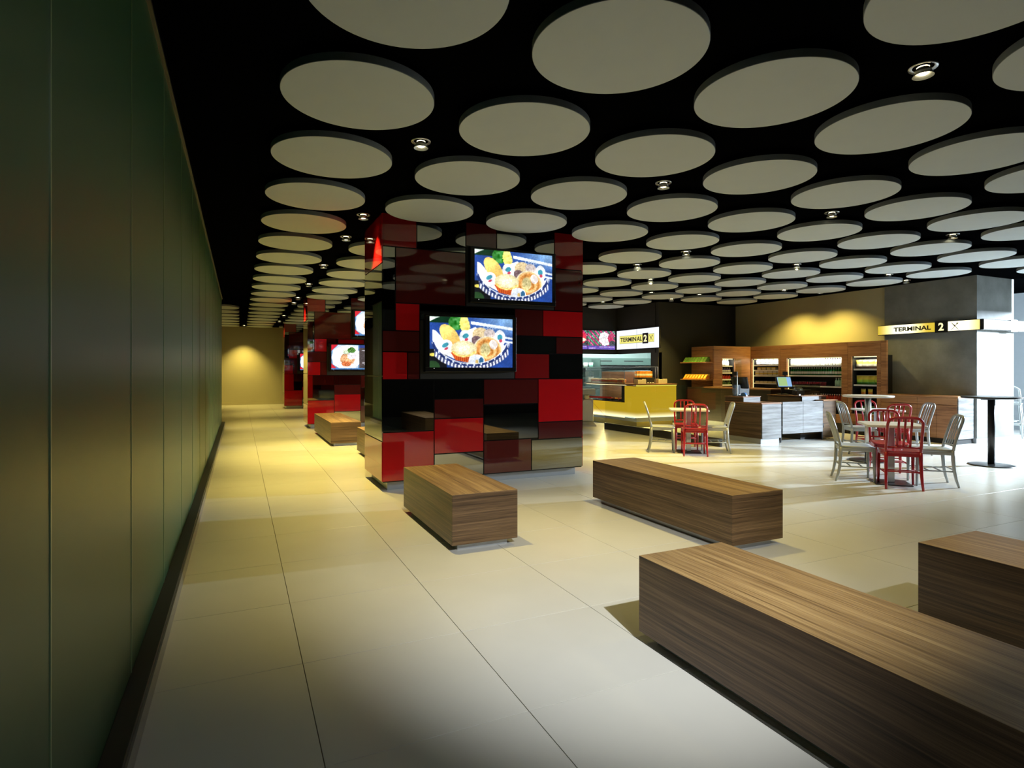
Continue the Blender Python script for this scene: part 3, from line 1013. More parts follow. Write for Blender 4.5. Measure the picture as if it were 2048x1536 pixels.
def make_chair(label, mat):
    t = thing('cafe_chair', label, 'chair')
    # seat: saddle grid with thickness
    mb = MB()
    nx, ny = 10, 10
    top, bot = [], []
    for j in range(ny + 1):
        for i in range(nx + 1):
            u, v = i / nx * 2 - 1, j / ny * 2 - 1
            w_ = 0.205 if v > 0 else 0.205 - 0.025 * (-v)
            x, y = u * w_, v * 0.205
            if abs(u) > .8 and abs(v) > .8:
                x *= .965; y *= .965
            dip = -0.014 * (1 - u * u) * (1 - (v * .8 - .15) ** 2) - (0.008 * v ** 4 if v > .6 else 0)
            top.append((x, y, 0.455 + dip))
            bot.append((x * .98, y * .98, 0.425))
    n1 = len(top)
    fs = []
    for j in range(ny):
        for i in range(nx):
            a = j * (nx + 1) + i
            fs.append((a, a + 1, a + nx + 2, a + nx + 1))
            fs.append((n1 + a, n1 + a + nx + 1, n1 + a + nx + 2, n1 + a + 1))
    ring = [i for i in range(nx + 1)] + [j * (nx + 1) + nx for j in range(1, ny + 1)] + [ny * (nx + 1) + i for i in range(nx - 1, -1, -1)] + [j * (nx + 1) for j in range(ny - 1, 0, -1)]
    for a, b in zip(ring, ring[1:] + ring[:1]):
        fs.append((a, n1 + a, n1 + b, b))
    mb.add(top + bot, fs, 0, True)
    obj('seat', mb, mat, t)
    ap = MB()
    ap.box(-.19, .19, .175, .192, .388, .426).box(-.18, .18, -.195, -.178, .388, .426)
    ap.box(-.196, -.178, -.18, .18, .388, .426).box(.178, .196, -.18, .18, .388, .426)
    obj('apron', ap, mat, t, bevel=.004)
    # front legs
    for s in (-1, 1):
        obj('leg', MB().tube([(s * .183, .183, .42), (s * .184, .186, .2), (s * .186, .19, 0)], [.021, .018, .013], 8), mat, t)
    # rear legs sweep back below, and carry on as the back frame above
    for s in (-1, 1):
        obj('leg', MB().tube([(s * .176, -.186, .44), (s * .177, -.188, .33), (s * .180, -.198, .2), (s * .184, -.218, .09), (s * .188, -.245, 0)], [.021, .021, .019, .016, .013], 8), mat, t)
    def yb(z):
        return -.186 - 0.12 * ((z - .43) / .43) ** 1.25 if z > .43 else -.186
    pts = []
    for z in (.42, .50, .60, .70, .77):
        pts.append((-.178, yb(z), z))
    for i in range(1, 8):
        a = PI - PI / 2 * i / 8
        pts.append((-.178 + .085 + .085 * math.cos(a), yb(.775 + .085 * math.sin(a)), .775 + .085 * math.sin(a)))
    half = pts[:]
    right = [(-x, y, z) for x, y, z in reversed(half)]
    mid = [(-.05, yb(.862), .862), (.05, yb(.862), .862)]
    obj('back_frame', MB().tube(half + mid + right, .0165, 8), mat, t)
    obj('back_rail', MB().tube([(-.172, yb(.50), .50), (0, yb(.50) - .004, .50), (.172, yb(.50), .50)], .011, 6), mat, t)
    for x in (-.066, 0, .066):
        obj('slat', MB().tube([(x, yb(.50), .50), (x, yb(.62), .62), (x, yb(.74), .74), (x, yb(.855), .855)], .0135, 6, flat=.6), mat, t)
    # stretchers
    for s in (-1, 1):
        obj('stretcher', MB().tube([(s * .181, -.200, .19), (s * .184, .187, .19)], .0095, 6), mat, t)
        obj('stretcher', MB().tube([(s * .183, -.215, .105 + .09), (s * .183, .186, .105 + .09)], .001, 4), mat, t) if False else None
    obj('stretcher', MB().tube([(-.182, .06, .19), (.182, .06, .19)], .0085, 6), mat, t)
    obj('stretcher', MB().tube([(-.181, -.07, .19), (.181, -.07, .19)], .0085, 6), mat, t)
    obj('stretcher', MB().tube([(-.178, -.198, .21), (.178, -.198, .21)], .0085, 6), mat, t)
    return t


red0 = make_chair('', M['chair_red'])
white0 = make_chair('', M['chair_white'])
used = {'r': False, 'w': False}


def chair(kind, pos, d, label, group, top=False):
    n = math.hypot(*d)
    d = (d[0] / n, d[1] / n)
    k = .305 if top else .245
    loc = (pos[0] + d[0] * k, pos[1] + d[1] * k, 0)
    rz = math.atan2(-d[0], d[1])
    src = red0 if kind == 'r' else white0
    if not used[kind]:
        used[kind] = True
        src.location, src.rotation_euler = loc, (0, 0, rz)
        tag(src, label, None, group)
        return src
    return dup(src, loc, rz, label, group)


G1, G2, G3 = 'chairs at the front white table', 'chairs at the table near the yellow counter', 'chairs at the white table under the concrete wall'
chair('w', (7.09, 5.20), (.70, -.71), 'silver slat-back chair at the front table, its back towards the serving counter', G1)
chair('r', (7.14, 4.32), (.72, .69), 'dark red slat-back chair with its back to the camera at the front table', G1)
chair('w', (8.01, 4.26), (-.71, .70), 'silver slat-back chair at the front table on the side of the tall black table', G1)
chair('r', (8.18, 5.24), (-.72, -.69), 'bright red slat-back chair facing the camera across the front white table', G1, True)
chair('w', (6.54, 8.36), (.805, -.593), 'silver slat-back chair in front of the glowing yellow counter', G2)
chair('w', (7.70, 7.61), (-.805, .593), 'silver slat-back chair in front of the brown serving counter', G2)
chair('r', (6.82, 7.47), (.593, .805), 'red slat-back chair with its back to the camera near the yellow counter', G2)
chair('r', (7.57, 8.60), (-.593, -.805), 'red slat-back chair behind the small table near the yellow counter', G2, True)
chair('w', (9.52, 6.78), (.839, -.545), 'silver slat-back chair beside the glare-paled counter doors at the rear table', G3)
chair('w', (10.58, 6.05), (-.839, .545), 'silver slat-back chair at the rear table in front of the long cabinet', G3)
chair('r', (9.83, 6.02), (.545, .839), 'red slat-back chair between the front table and the rear table', G3, True)
chair('r', (10.48, 7.06), (-.545, -.839), 'red slat-back chair behind the tall round pale table near the snack fridge', G3, True)

# ================================================================== TABLES
def low_table(x, y, ang, label):
    t = thing('cafe_table', label, 'table', (x, y, 0), ang, 'low square white tables')
    s = .315
    poly_ = []
    for cx, cy, a0 in ((s - .03, s - .03, 0), (-s + .03, s - .03, 90), (-s + .03, -s + .03, 180), (s - .03, -s + .03, 270)):
        for q in range(5):
            a = math.radians(a0 + 22.5 * q)
            poly_.append((cx + .03 * math.cos(a), cy + .03 * math.sin(a)))
    obj('table_top', MB().prism(poly_, .722, .75), M['table_white'], t, bevel=.004)
    obj('spider', B(-.15, .15, -.15, .15, .708, .722), M['blackm'], t)
    obj('column', B(-.038, .038, -.038, .038, .012, .708), M['steel'], t, bevel=.006)
    obj('base_plate', B(-.2, .2, -.2, .2, 0, .012), M['table_black'], t, bevel=.003)
    return t


low_table(7.45, 4.68, math.radians(45), 'low square white table with chairs around it, closest of the white ones')
low_table(7.12, 7.98, -math.radians(36), 'low square pale table in front of the yellow glowing counter')
low_table(10.03, 6.53, -math.radians(33), 'low square white table behind the tall round pale table')


def high_table(x, y, ht, r, mats, label):
    t = thing('bar_table', label, 'table', (x, y, 0), 0, 'tall round tables')
    obj('table_top', MB().lathe([(r - .012, ht - .028), (r, ht - .02), (r, ht - .004), (r - .004, ht)], 56), mats[0], t)
    obj('spider', B(-.18, .18, -.05, .05, ht - .045, ht - .028), M['blackm'], t)
    obj('column', MB().lathe([(.045, .02), (.045, ht - .045)], 28), mats[1], t)
    obj('base_plate', MB().lathe([(.29, 0), (.29, .008), (.27, .014), (.06, .022)], 48), mats[2], t)
    return t


high_table(8.99, 6.0, 1.03, .355, (M['table_white'], M['steel'], M['table_black']), 'tall round pale table on a steel column between the two dining tables')
high_table(10.22, 4.92, 1.03, .37, (M['table_black'], M['table_black'], M['table_black']), 'tall round black table on a black column beside the concrete wall')

# ================================================================== CONCRETE WALL CABINET
def cabinet(label, x0, x1, y0, y1, h_, top_over=.012):
    t = thing('sideboard_cabinet', label, 'cabinet', (0, 0, 0))
    obj('carcass', B(x0 + .018, x1, y0 + .018, y1, .10, h_ - .03), M['wood_warm'], t)
    obj('plinth', B(x0 + .04, x1, y0 + .03, y1, 0, .10), M['blackm'], t)
    obj('worktop', B(x0 - .005, x1, y0 - .005, y1, h_ - .03, h_), M['wood_warm'], t, bevel=.002)
    obj('side_panel', B(x0 + .022, x1, y0, y0 + .018, .10, h_ - .03), M['wood_glare'], t)
    return t


cab = cabinet('long low walnut cabinet with drawers against the concrete wall', 12.44, 12.985, 6.54, 8.02, .925)
for y0, y1 in ((6.56, 7.28), (7.285, 8.015)):
    obj('drawer', B(12.44, 12.458, y0, y1, .765, .89), M['wood_warm'], cab, bevel=.0015)
for y0, y1 in ((6.56, 6.92), (6.925, 7.28), (7.285, 7.645), (7.65, 8.015)):
    obj('door', B(12.44, 12.458, y0, y1, .10, .745), M['wood_warm'], cab, bevel=.0015)

# ================================================================== ILLUMINATED SIGN
M['sign_yellow'] = lightbox('backlit_yellow_sign', (0.80, 0.58, 0.05), 0.0, 0.60, 0.25, 1.0, axis=1)
sg = thing('hanging_sign', 'yellow backlit sign reading TERMINAL 2 with knife and fork, wrapped round the concrete wall', 'sign', (12.93, 7.41, 2.315))
# arm along the wall: local y along the wall, face at local x = 0
obj('box', B(.008, .066, -1.0, 1.0, -.105, .105), M['black'], sg, bevel=.003)
face1 = obj('lit_panel', B(0, .008, -.192 + .01, .99, -.095, .095), M['sign_yellow'], sg)
face1.data.transform(Matrix.Translation((0, -.45, 0))); face1.location = (0, .45, 0)
face2 = obj('lit_panel', B(0, .008, -.99, -.435, -.095, .095), M['sign_yellow'], sg)
face2.data.transform(Matrix.Translation((0, .62, 0))); face2.location = (0, -.62, 0)
obj('figure_box', B(-.006, .01, -.43, -.19, -.118, .118), M['black'], sg)
RX = (PI / 2, 0, -PI / 2)
put_text('TERMINAL', .1, M['black_ink'], sg, (-.0012, .265, 0), RX, fit=(.76, .092), bold=.0035)
put_text('2', .15, M['yellow_ink'], sg, (-.0075, -.31, 0), RX, fit=(.10, .16), bold=.004)


def cutlery(parent, loc, rot, s, mat, nm='cutlery_symbol'):
    mb = MB()
    # knife: handle lower right to blade upper left; fork the other way
    def bar(p, q, w0, w1):
        p, q = Vector((p[0], p[1], 0)), Vector((q[0], q[1], 0))
        n = Vector((-(q - p).y, (q - p).x, 0)).normalized()
        vs = [p - n * w0, p + n * w0, q + n * w1, q - n * w1]
        mb.add([(a.x * s, a.y * s, -.001) for a in vs] + [(a.x * s, a.y * s, .001) for a in vs],
               [(4, 7, 6, 5), (0, 1, 2, 3), (0, 4, 5, 1), (1, 5, 6, 2), (2, 6, 7, 3), (3, 7, 4, 0)])
    bar((.42, -.5), (0, 0), .03, .04)
    bar((0, 0), (-.45, .5), .075, .02)
    bar((-.42, -.5), (.28, .3), .03, .035)
    bar((.22, .24), (.33, .36), .09, .09)
    for k in (-1, 0, 1):
        bar((.30 + k * .07, .33 - k * .07), (.43 + k * .07, .50 - k * .07), .018, .014)
    o = obj(nm, mb, mat, parent)
    o.location = loc
    o.rotation_euler = rot


cutlery(sg, (-.0015, -.56, 0), RX, .15, M['black_ink'])
# arm round the corner: face looks towards the camera side
obj('box', B(0, .96, -1.058, -1.0, -.105, .105), M['black'], sg, bevel=.003)
obj('lit_panel', B(.01, .95, -1.066, -1.058, -.095, .095), M['white_glow'], sg)
obj('figure_box', B(.962, 1.19, -1.064, -1.0, -.118, .118), M['plinth'], sg)
obj('lit_panel', B(1.195, 1.46, -1.066, -1.0, -.105, .105), M['white_glow'], sg)
put_text('TERMINAL', .1, M['grey_ink'], sg, (.50, -1.067, 0), (PI / 2, 0, 0), fit=(.70, .085))
put_text('2', .15, M['white_ink'], sg, (1.075, -1.066, 0), (PI / 2, 0, 0), fit=(.10, .16), bold=.004)
cutlery(sg, (1.33, -1.068, 0), (PI / 2, 0, 0), .15, M['grey_ink'])

# ================================================================== FRIDGES AND SHELVING WALL (walnut)
def local(rz, loc, p):
    c1, s1 = math.cos(rz), math.sin(rz)
    return (loc[0] + p[0] * c1 - p[1] * s1, loc[1] + p[0] * s1 + p[1] * c1, p[2])


def fridge(label, loc, rz, w_, ox0, ox1, oz0, oz1, H, depth, shelves, glow_w=12.0, led='led', jamb_glow=True):
    """local x along the front, y into the depth"""
    t = thing('display_fridge', label, 'fridge', (loc[0], loc[1], 0), rz, 'walnut framed fridges')
    g = .002
    obj('header', B(g, w_ - g, 0, .05, oz1, H), M['wood_warm'], t, bevel=.0015)
    obj('kick', B(g, w_ - g, .03, .06, 0, .225), M['blackm'], t)
    if oz0 > .24:
        obj('lower_panel', B(g, w_ - g, 0, .05, .225, oz0), M['wood_warm'], t, bevel=.0015)
    if ox0 > 0.01:
        obj('stile', B(g, ox0, 0, .05, max(oz0, .225), oz1), M['wood_warm'], t, bevel=.0015)
    if w_ - ox1 > 0.01:
        obj('stile', B(ox1, w_ - g, 0, .05, max(oz0, .225), oz1), M['wood_warm'], t, bevel=.0015)
    cav = MB()
    cav.box(ox0 - .01, ox1 + .01, depth - .02, depth, oz0, oz1)
    cav.box(ox0 - .02, ox0 - .002, .05, depth, oz0, oz1).box(ox1 + .002, ox1 + .02, .05, depth, oz0, oz1)
    cav.box(ox0 - .02, ox1 + .02, .05, depth, oz1, oz1 + .02).box(ox0 - .02, ox1 + .02, .05, depth, oz0 - .02, oz0)
    obj('cavity', cav, M['blackm'], t)
    for z in shelves:
        obj('shelf', B(ox0 + .002, ox1 - .002, .10, depth - .025, z - .012, z), M['steel'], t)
        obj('price_rail', B(ox0 + .002, ox1 - .002, .088, .10, z - .03, z + .006), M['white_pack'], t)
    obj('glow_strip', B(ox0 + .02, ox1 - .02, .075, .088, oz1 - .022, oz1 - .006), M[led], t)
    if jamb_glow:
        obj('glow_strip', B(ox0, ox0 + .008, .052, .075, oz0 + .05, oz1 - .03), M[led], t)  # glow stands in for lamplight on the wood jamb, no lamp there
    ld = bpy.data.lights.new('fridge_light', 'AREA')
    ld.shape = 'RECTANGLE'
    ld.size, ld.size_y, ld.energy, ld.color = ox1 - ox0 - .1, .05, glow_w, (1, .95, .78)
    lo = bpy.data.objects.new('fridge_light', ld)
    C.objects.link(lo); lo.parent = t
    lo.location = ((ox0 + ox1) / 2, .095, oz1 - .03)
    lo.rotation_euler = (math.radians(38), 0, 0)
    return t


FX = 12.44
R90 = -PI / 2
FH = 2.066
# section 3 runs along x = 12.44 from y 11.55 down to 8.02 ; local x = 11.62 - y
shB = (.72, 1.055, 1.31, 1.545)
frC = fridge('walnut framed snack fridge with crisp packets next to the concrete wall', (FX, 8.775), R90, .755, .08, .667, .46, 1.745, FH, .50, (.47, .88, 1.11, 1.46), 3.0, 'led', False)
frB = fridge('wide walnut framed fridge with rows of bottles and cans, brightly lit', (FX, 10.585), R90, 1.806, .185, 1.66, .42, 1.74, FH, .50, shB, 16.0, 'led_jamb_glow')
frA = fridge('walnut framed fridge with white and yellow packs behind the till screen', (FX, 11.54), R90, .951, .03, .89, .42, 1.742, FH, .50, (1.10, 1.30, 1.44, 1.575), 9.0, 'led_jamb_glow')
fr2 = fridge('narrow walnut framed fridge with small bottles beside the snack shelves', (11.15, 11.54), 0, 1.285, .285, .74, .42, 1.745, FH, .50, (1.055, 1.20, 1.375, 1.555), 4.0, 'led', False)
obj('glass_door', B(.745, .95, -.012, -.002, 1.0, 1.74), M['glass'], fr2)
tag(obj('wall_end_panel', B(12.44, 12.49, 7.9, 8.018, .925, FH), M['wood_warm']), 'narrow walnut end panel between the snack fridge and concrete wall', 'panel')

# products ------------------------------------------------------------------
def bottle_mb(r, h_, cap_h=.02):
    return (MB().lathe([(r * .9, 0), (r, .006), (r, h_ * .6), (r * .45, h_ * .8), (r * .4, h_ - cap_h)], 12)), \
           (MB().lathe([(r * .48, h_ - cap_h), (r * .48, h_)], 12))


def bottle(name, r, h_, body, cap, label, group, cat='bottle', band=None):
    t = thing(name, label, cat, (0, 0, 0), 0, group)
    b, c2 = bottle_mb(r, h_)
    obj('body', b, body, t)
    obj('cap', c2, cap, t)
    if band:
        obj('label_band', MB().lathe([(r + .0008, h_ * .2), (r + .0008, h_ * .5)], 12, cap=False), band, t)
    return t


def row(proto_fn, loc, rz, xs, ys, z, end='till'):
    first = None
    k = 0
    for x in xs:
        for y in ys:
            p = local(rz, loc, (x, y, z))
            if first is None:
                first = proto_fn()
                first.location = p
                first.rotation_euler = (0, 0, rz)
                base = first['label']
                first['label'] = f'{base}, {ORD[k]} from the {end} end'
            else:
                dup(first, p, rz, f'{base}, {ORD[k]} from the {end} end')
            k += 1
    return first


def lin(a, b, n):
    return [a + (b - a) * (i + .5) / n for i in range(n)]


LB, LC, LA, L2 = (FX, 10.585), (FX, 8.775), (FX, 11.54), (11.15, 11.54)
row(lambda: bottle('juice_bottle', .029, .19, M['green_glass'], M['white_pack'], 'green bottle on the second shelf of the wide fridge', 'green bottles in the wide fridge', band=M['white_pack']),
    LB, R90, lin(.19, 1.655, 23), (.14,), 1.31)
row(lambda: bottle('water_bottle', .029, .19, M['white_pack'], M['blue_cap'], 'blue-capped bottle on the top shelf of the wide fridge', 'blue-capped bottles in the wide fridge'),
    LB, R90, lin(1.16, 1.65, 8), (.14,), 1.545)
def carton():
    t = thing('drink_carton', 'white carton on the top shelf of the wide fridge', 'carton', (0, 0, 0), 0, 'white cartons in the wide fridge')
    obj('body', B(-.045, .045, -.03, .03, 0, .135), M['white_pack'], t, bevel=.003)
    obj('gable', MB().add([(-.045, -.03, .135), (.045, -.03, .135), (.045, .03, .135), (-.045, .03, .135), (-.045, 0, .17), (.045, 0, .17)],
                          [(0, 1, 5, 4), (2, 3, 4, 5), (1, 2, 5), (3, 0, 4)]), M['white_pack'], t)
    return t
row(carton, LB, R90, lin(.20, 1.14, 9), (.14,), 1.545)
def can(mat, label, group):
    t = thing('drink_can', label, 'can', (0, 0, 0), 0, group)
    obj('body', MB().lathe([(.020, 0), (.026, .006), (.026, .092), (.021, .10)], 14), mat, t)
    obj('lid', MB().lathe([(.020, .10), (.0205, .102)], 14), M['steel'], t)
    return t
row(lambda: can(M['cola'], 'dark red can in the wide fridge', 'dark red cans in the wide fridge'), LB, R90, lin(.19, 1.18, 17), (.14,), 1.055)
row(lambda: bottle('water_bottle', .030, .20, M['water'], M['white_pack'], 'pale green water bottle in the wide fridge', 'pale green bottles in the wide fridge'), LB, R90, lin(1.40, 1.65, 4), (.14,), 1.055)
row(lambda: bottle('sauce_bottle', .026, .155, M['red_pack'], M['white_pack'], 'small red bottle low in the wide fridge', 'red bottles in the wide fridge'), LB, R90, lin(.19, 1.655, 25), (.14,), .72)
# fridge A
def dome(mat, label, group, r=.062, h_=.155):
    t = thing('snack_tub', label, 'tub', (0, 0, 0), 0, group)
    obj('body', MB().lathe([(r * .85, 0), (r, h_ * .4)], 16), M['white_pack'], t)
    obj('lid', MB().lathe([(r, h_ * .4), (r * .98, h_ * .7), (r * .7, h_ * .93), (.001, h_)], 16), mat, t)
    return t
row(lambda: dome(M['white_pack'], 'white domed tub behind the lit till screen', 'domed tubs in the fridge behind the till'), LA, R90, lin(.05, .88, 6), (.17,), 1.575, 'corner')
def flatpack(nm, mat, label, group, w_, h_, d_=.09):
    t = thing(nm, label, 'packet', (0, 0, 0), 0, group)
    obj('body', B(-w_ / 2, w_ / 2, -d_ / 2, d_ / 2, 0, h_), mat, t, bevel=.006)
    obj('sleeve', B(-w_ / 2 - .001, w_ / 2 + .001, -d_ / 2 - .001, d_ / 2 + .001, h_ * .3, h_ * .6), M['white_pack'] if mat != M['white_pack'] else M['yellow_pack'], t)
    return t
row(lambda: flatpack('sandwich_pack', M['yellow_pack'], 'yellow sandwich pack behind the lit till screen', 'yellow packs in the fridge behind the till', .12, .075), LA, R90, lin(.10, .72, 4), (.16,), 1.44, 'corner')
row(lambda: flatpack('salad_box', M['white_pack'], 'white salad box behind the lit till screen', 'white boxes in the fridge behind the till', .12, .11), LA, R90, lin(.04, .88, 6), (.16,), 1.30, 'corner')
row(lambda: flatpack('salad_box', M['white_pack'], 'flat white box low behind the lit till screen', 'low white boxes in the fridge behind the till', .12, .05), LA, R90, lin(.04, .88, 6), (.16,), 1.10, 'corner')
# fridge 2
row(lambda: bottle('juice_bottle', .034, .165, M['white_pack'], M['yellow_pack'], 'pale yellow bottle in the narrow fridge', 'pale bottles in the narrow fridge'), L2, 0, lin(.29, .66, 5), (.16,), 1.555, 'snack shelf')
row(lambda: bottle('juice_bottle', .026, .13, M['purple'], M['white_pack'], 'small purple bottle in the narrow fridge', 'purple bottles in the narrow fridge', band=M['white_pack']), L2, 0, lin(.29, .72, 7), (.16,), 1.375, 'snack shelf')
row(lambda: bottle('juice_bottle', .026, .12, M['red_pack'], M['red_pack'], 'small red bottle in the narrow fridge', 'red bottles in the narrow fridge'), L2, 0, lin(.31, .72, 7), (.16,), 1.20, 'snack shelf')
row(lambda: bottle('juice_bottle', .026, .11, M['salad'], M['yellow_pack'], 'small green bottle low in the narrow fridge', 'green bottles in the narrow fridge'), L2, 0, lin(.31, .72, 7), (.16,), 1.055, 'snack shelf')
# fridge C: crisp packets, pillow shaped
def bag_mesh(w_, h_, d_):
    mb = MB()
    nx, nz = 8, 8
    for side in (-1, 1):
        vs, fs = [], []
        for j in range(nz + 1):
            for i in range(nx + 1):
                u, v = i / nx * 2 - 1, j / nz * 2 - 1
                bulge = (1 - abs(u) ** 3) * (1 - abs(v) ** 3)
                vs.append((u * w_ / 2 * (1 - .06 * (1 - v * v)), side * (bulge * d_ / 2 + .001), (v + 1) / 2 * h_))
        for j in range(nz):
            for i in range(nx):
                a = j * (nx + 1) + i
                q = (a, a + 1, a + nx + 2, a + nx + 1)
                fs.append(q if side < 0 else tuple(reversed(q)))
        mb.add(vs, fs, 0, True)
    return mb


def packet_paint(a, b, c2):
    def f(me, h_):
        at = me.color_attributes.new('print', 'FLOAT_COLOR', 'POINT')
        for i, v in enumerate(me.vertices):
            t = v.co.z / h_
            col = a if t > .62 else (b if t > .3 else c2)
            at.data[i].color = (*col, 1)
    return f


def packet(label, group, cols, w_=.15, h_=.2, d_=.06):
    t = thing('crisp_packet', label, 'packet', (0, 0, 0), 0, group)
    me = bag_mesh(w_, h_, d_).mesh('bag', [M['print_']])
    packet_paint(*cols)(me, h_)
    obj('bag', me, None, t) if False else None
    o = bpy.data.objects.new('bag', me); C.objects.link(o); o.parent = t
    obj('seal', B(-w_ / 2, w_ / 2, -.003, .003, h_ - .002, h_ + .012), M['steel'], t)
    return t
Y_, W_, K_, GR, O_ = (.85, .7, .1), (.9, .85, .7), (.08, .03, .01), (.10, .42, .05), (.85, .30, .02)
row(lambda: packet('yellow crisp packet high in the snack fridge', 'crisp packets on the top shelf', (Y_, W_, K_)), LC, R90, lin(.09, .66, 4), (.16,), 1.46, 'wide fridge')
row(lambda: packet('bright green crisp packet in the snack fridge', 'green crisp packets on the second shelf', (Y_, (.45, .65, .05), GR)), LC, R90, lin(.11, .66, 4), (.16,), 1.11, 'wide fridge')
row(lambda: packet('small orange snack packet in the snack fridge', 'orange packets on the third shelf', (Y_, O_, O_), .11, .13, .05), LC, R90, (.26, .42), (.16,), .88, 'wide fridge')
row(lambda: packet('green snack bag lowest in the snack fridge', 'green bags on the lowest shelf', (GR, (.4, .6, .1), GR), .12, .16, .07), LC, R90, (.30, .46), (.16,), .47, 'wide fridge')

# shelves section 1: faces the passage at x = 11.15, y 11.54 -> 12.35
u1 = thing('shelf_unit', 'open walnut shelf unit with two slanted display shelves by the charcoal wall', 'shelf', (11.15, 12.38, 0), R90)
obj('back_panel', B(.002, .786, .0, .03, .97, FH), M['wood_warm'], u1, bevel=.0015)
obj('lower_panel', B(.002, .786, .0, .03, .10, .965), M['wood_warm'], u1)
for z, tilt in ((1.655, 0), (1.20, 0)):
    obj('shelf', B(-.20, .786, -.22, -.001, z - .028, z), M['wood_warm'], u1, bevel=.002)


def snack_box(cols, label, group):
    t = thing('snack_box', label, 'box', (0, 0, 0), 0, group)
    obj('body', MB().add([(-.045, -.08, 0), (.045, -.08, 0), (.045, .08, 0), (-.045, .08, 0), (-.045, .02, .13), (.045, .02, .13), (.045, .08, .13), (-.045, .08, .13)],
                         [(0, 3, 2, 1), (4, 5, 6, 7), (0, 1, 5, 4), (1, 2, 6, 5), (2, 3, 7, 6), (3, 0, 4, 7)]), cols[0], t)
    obj('window', MB().add([(-.03, -.062, .03), (.03, -.062, .03), (.03, 0.0, .108), (-.03, 0.0, .108)], [(0, 1, 2, 3)]).box(-.046, .046, .015, .082, .10, .131), cols[1], t)
    return t
L1 = (11.15, 12.38)
row(lambda: snack_box((M['green_bag'], M['salad']), 'green snack box on the upper display shelf', 'green boxes on the upper display shelf'), L1, R90, lin(-.14, .72, 8), (-.11,), 1.655, 'charcoal wall')
row(lambda: snack_box((M['orange'], M['yellow_pack']), 'orange snack box on the lower display shelf', 'orange boxes on the lower display shelf'), L1, R90, lin(-.14, .72, 8), (-.11,), 1.20, 'charcoal wall')

# ================================================================== SERVING COUNTER (walnut, swing doors with painted glare)
sc = thing('serving_counter', 'brown walnut serving counter with a lower ledge in front of the till', 'counter', (0, 0, 0))
obj('body', MB().box(9.13, 9.66, 8.22, 9.14, .10, .77), M['wood_side'], sc)
obj('plinth', B(9.15, 9.64, 8.24, 9.12, 0, .10), M['plinth'], sc)
obj('end_panel', B(9.145, 9.66, 8.20, 8.22, .10, .77), M['wood_glare'], sc, bevel=.0015)
obj('ledge', B(9.12, 9.67, 8.195, 9.14, .77, .797), M['wood_warm'], sc, bevel=.002)
obj('riser', B(9.14, 9.60, 8.68, 9.14, .797, .885), M['wood_side'], sc)
obj('riser_end', B(9.145, 9.60, 8.66, 8.68, .797, .885), M['wood_glare'], sc)
obj('worktop', B(9.12, 9.62, 8.655, 9.14, .885, .902), M['wood_warm'], sc, bevel=.002)
sc2 = thing('till_counter', 'walnut till counter behind the glare-paled swing doors', 'counter', (0, 0, 0))
obj('body', B(10.48, 11.25, 8.42, 9.25, .10, .87), M['wood_side'], sc2)
obj('plinth', B(10.5, 11.23, 8.44, 9.23, 0, .10), M['blackm'], sc2)
obj('front_panel', B(10.90, 11.30, 8.23, 8.25, .03, .80), M['wood_side'], sc2, bevel=.0015)
obj('front_ledge', B(10.88, 11.32, 8.20, 8.42, .80, .82), M['wood_warm'], sc2, bevel=.002)
obj('end_panel', B(10.50, 11.0, 8.40, 8.42, .785, .885), M['wood_glare'], sc2)
obj('worktop', B(10.47, 11.27, 8.395, 9.27, .885, .903), M['wood_warm'], sc2, bevel=.002)
obj('front_side', B(11.28, 11.30, 8.25, 8.42, .03, .80), M['wood_side'], sc2)
gt = thing('swing_gate', 'pair of glare-paled walnut swing doors between the two counters', 'gate', (0, 0, 0))
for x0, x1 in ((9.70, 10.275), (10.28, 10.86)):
    obj('door_leaf', B(x0, x1, 8.20, 8.235, .17, .80), M['wood_glare'], gt, bevel=.002)
for x in (9.68, 10.875):
    for z in (.25, .66):
        obj('hinge', MB().lathe([(.016, z), (.016, z + .09)], 12, x, 8.215).box(x - .022, x + .022, 8.205, 8.215, z, z + .09), M['blackm'], gt)
    obj('post', B(x - .012, x + .012, 8.222, 8.246, 0, .80), M['blackm'], gt)

# dark walnut counter behind the glass
dc = thing('dark_counter', 'dark walnut back counter beside the glowing yellow counter', 'counter', (0, 0, 0))
obj('body', B(10.62, 11.10, 9.3, 11.3, .18, .99), M['wood_dark'], dc)
obj('plinth', B(10.66, 11.08, 9.35, 11.3, 0, .18), M['plinth'], dc)
obj('worktop', B(10.60, 11.12, 9.28, 11.32, .99, 1.02), M['wood_warm'], dc, bevel=.002)
# walnut return joining the back counter to the yellow one
obj('return_panel', B(10.62, 10.64, 11.30, 11.94, .0, 1.0), M['wood_dark'], dc)

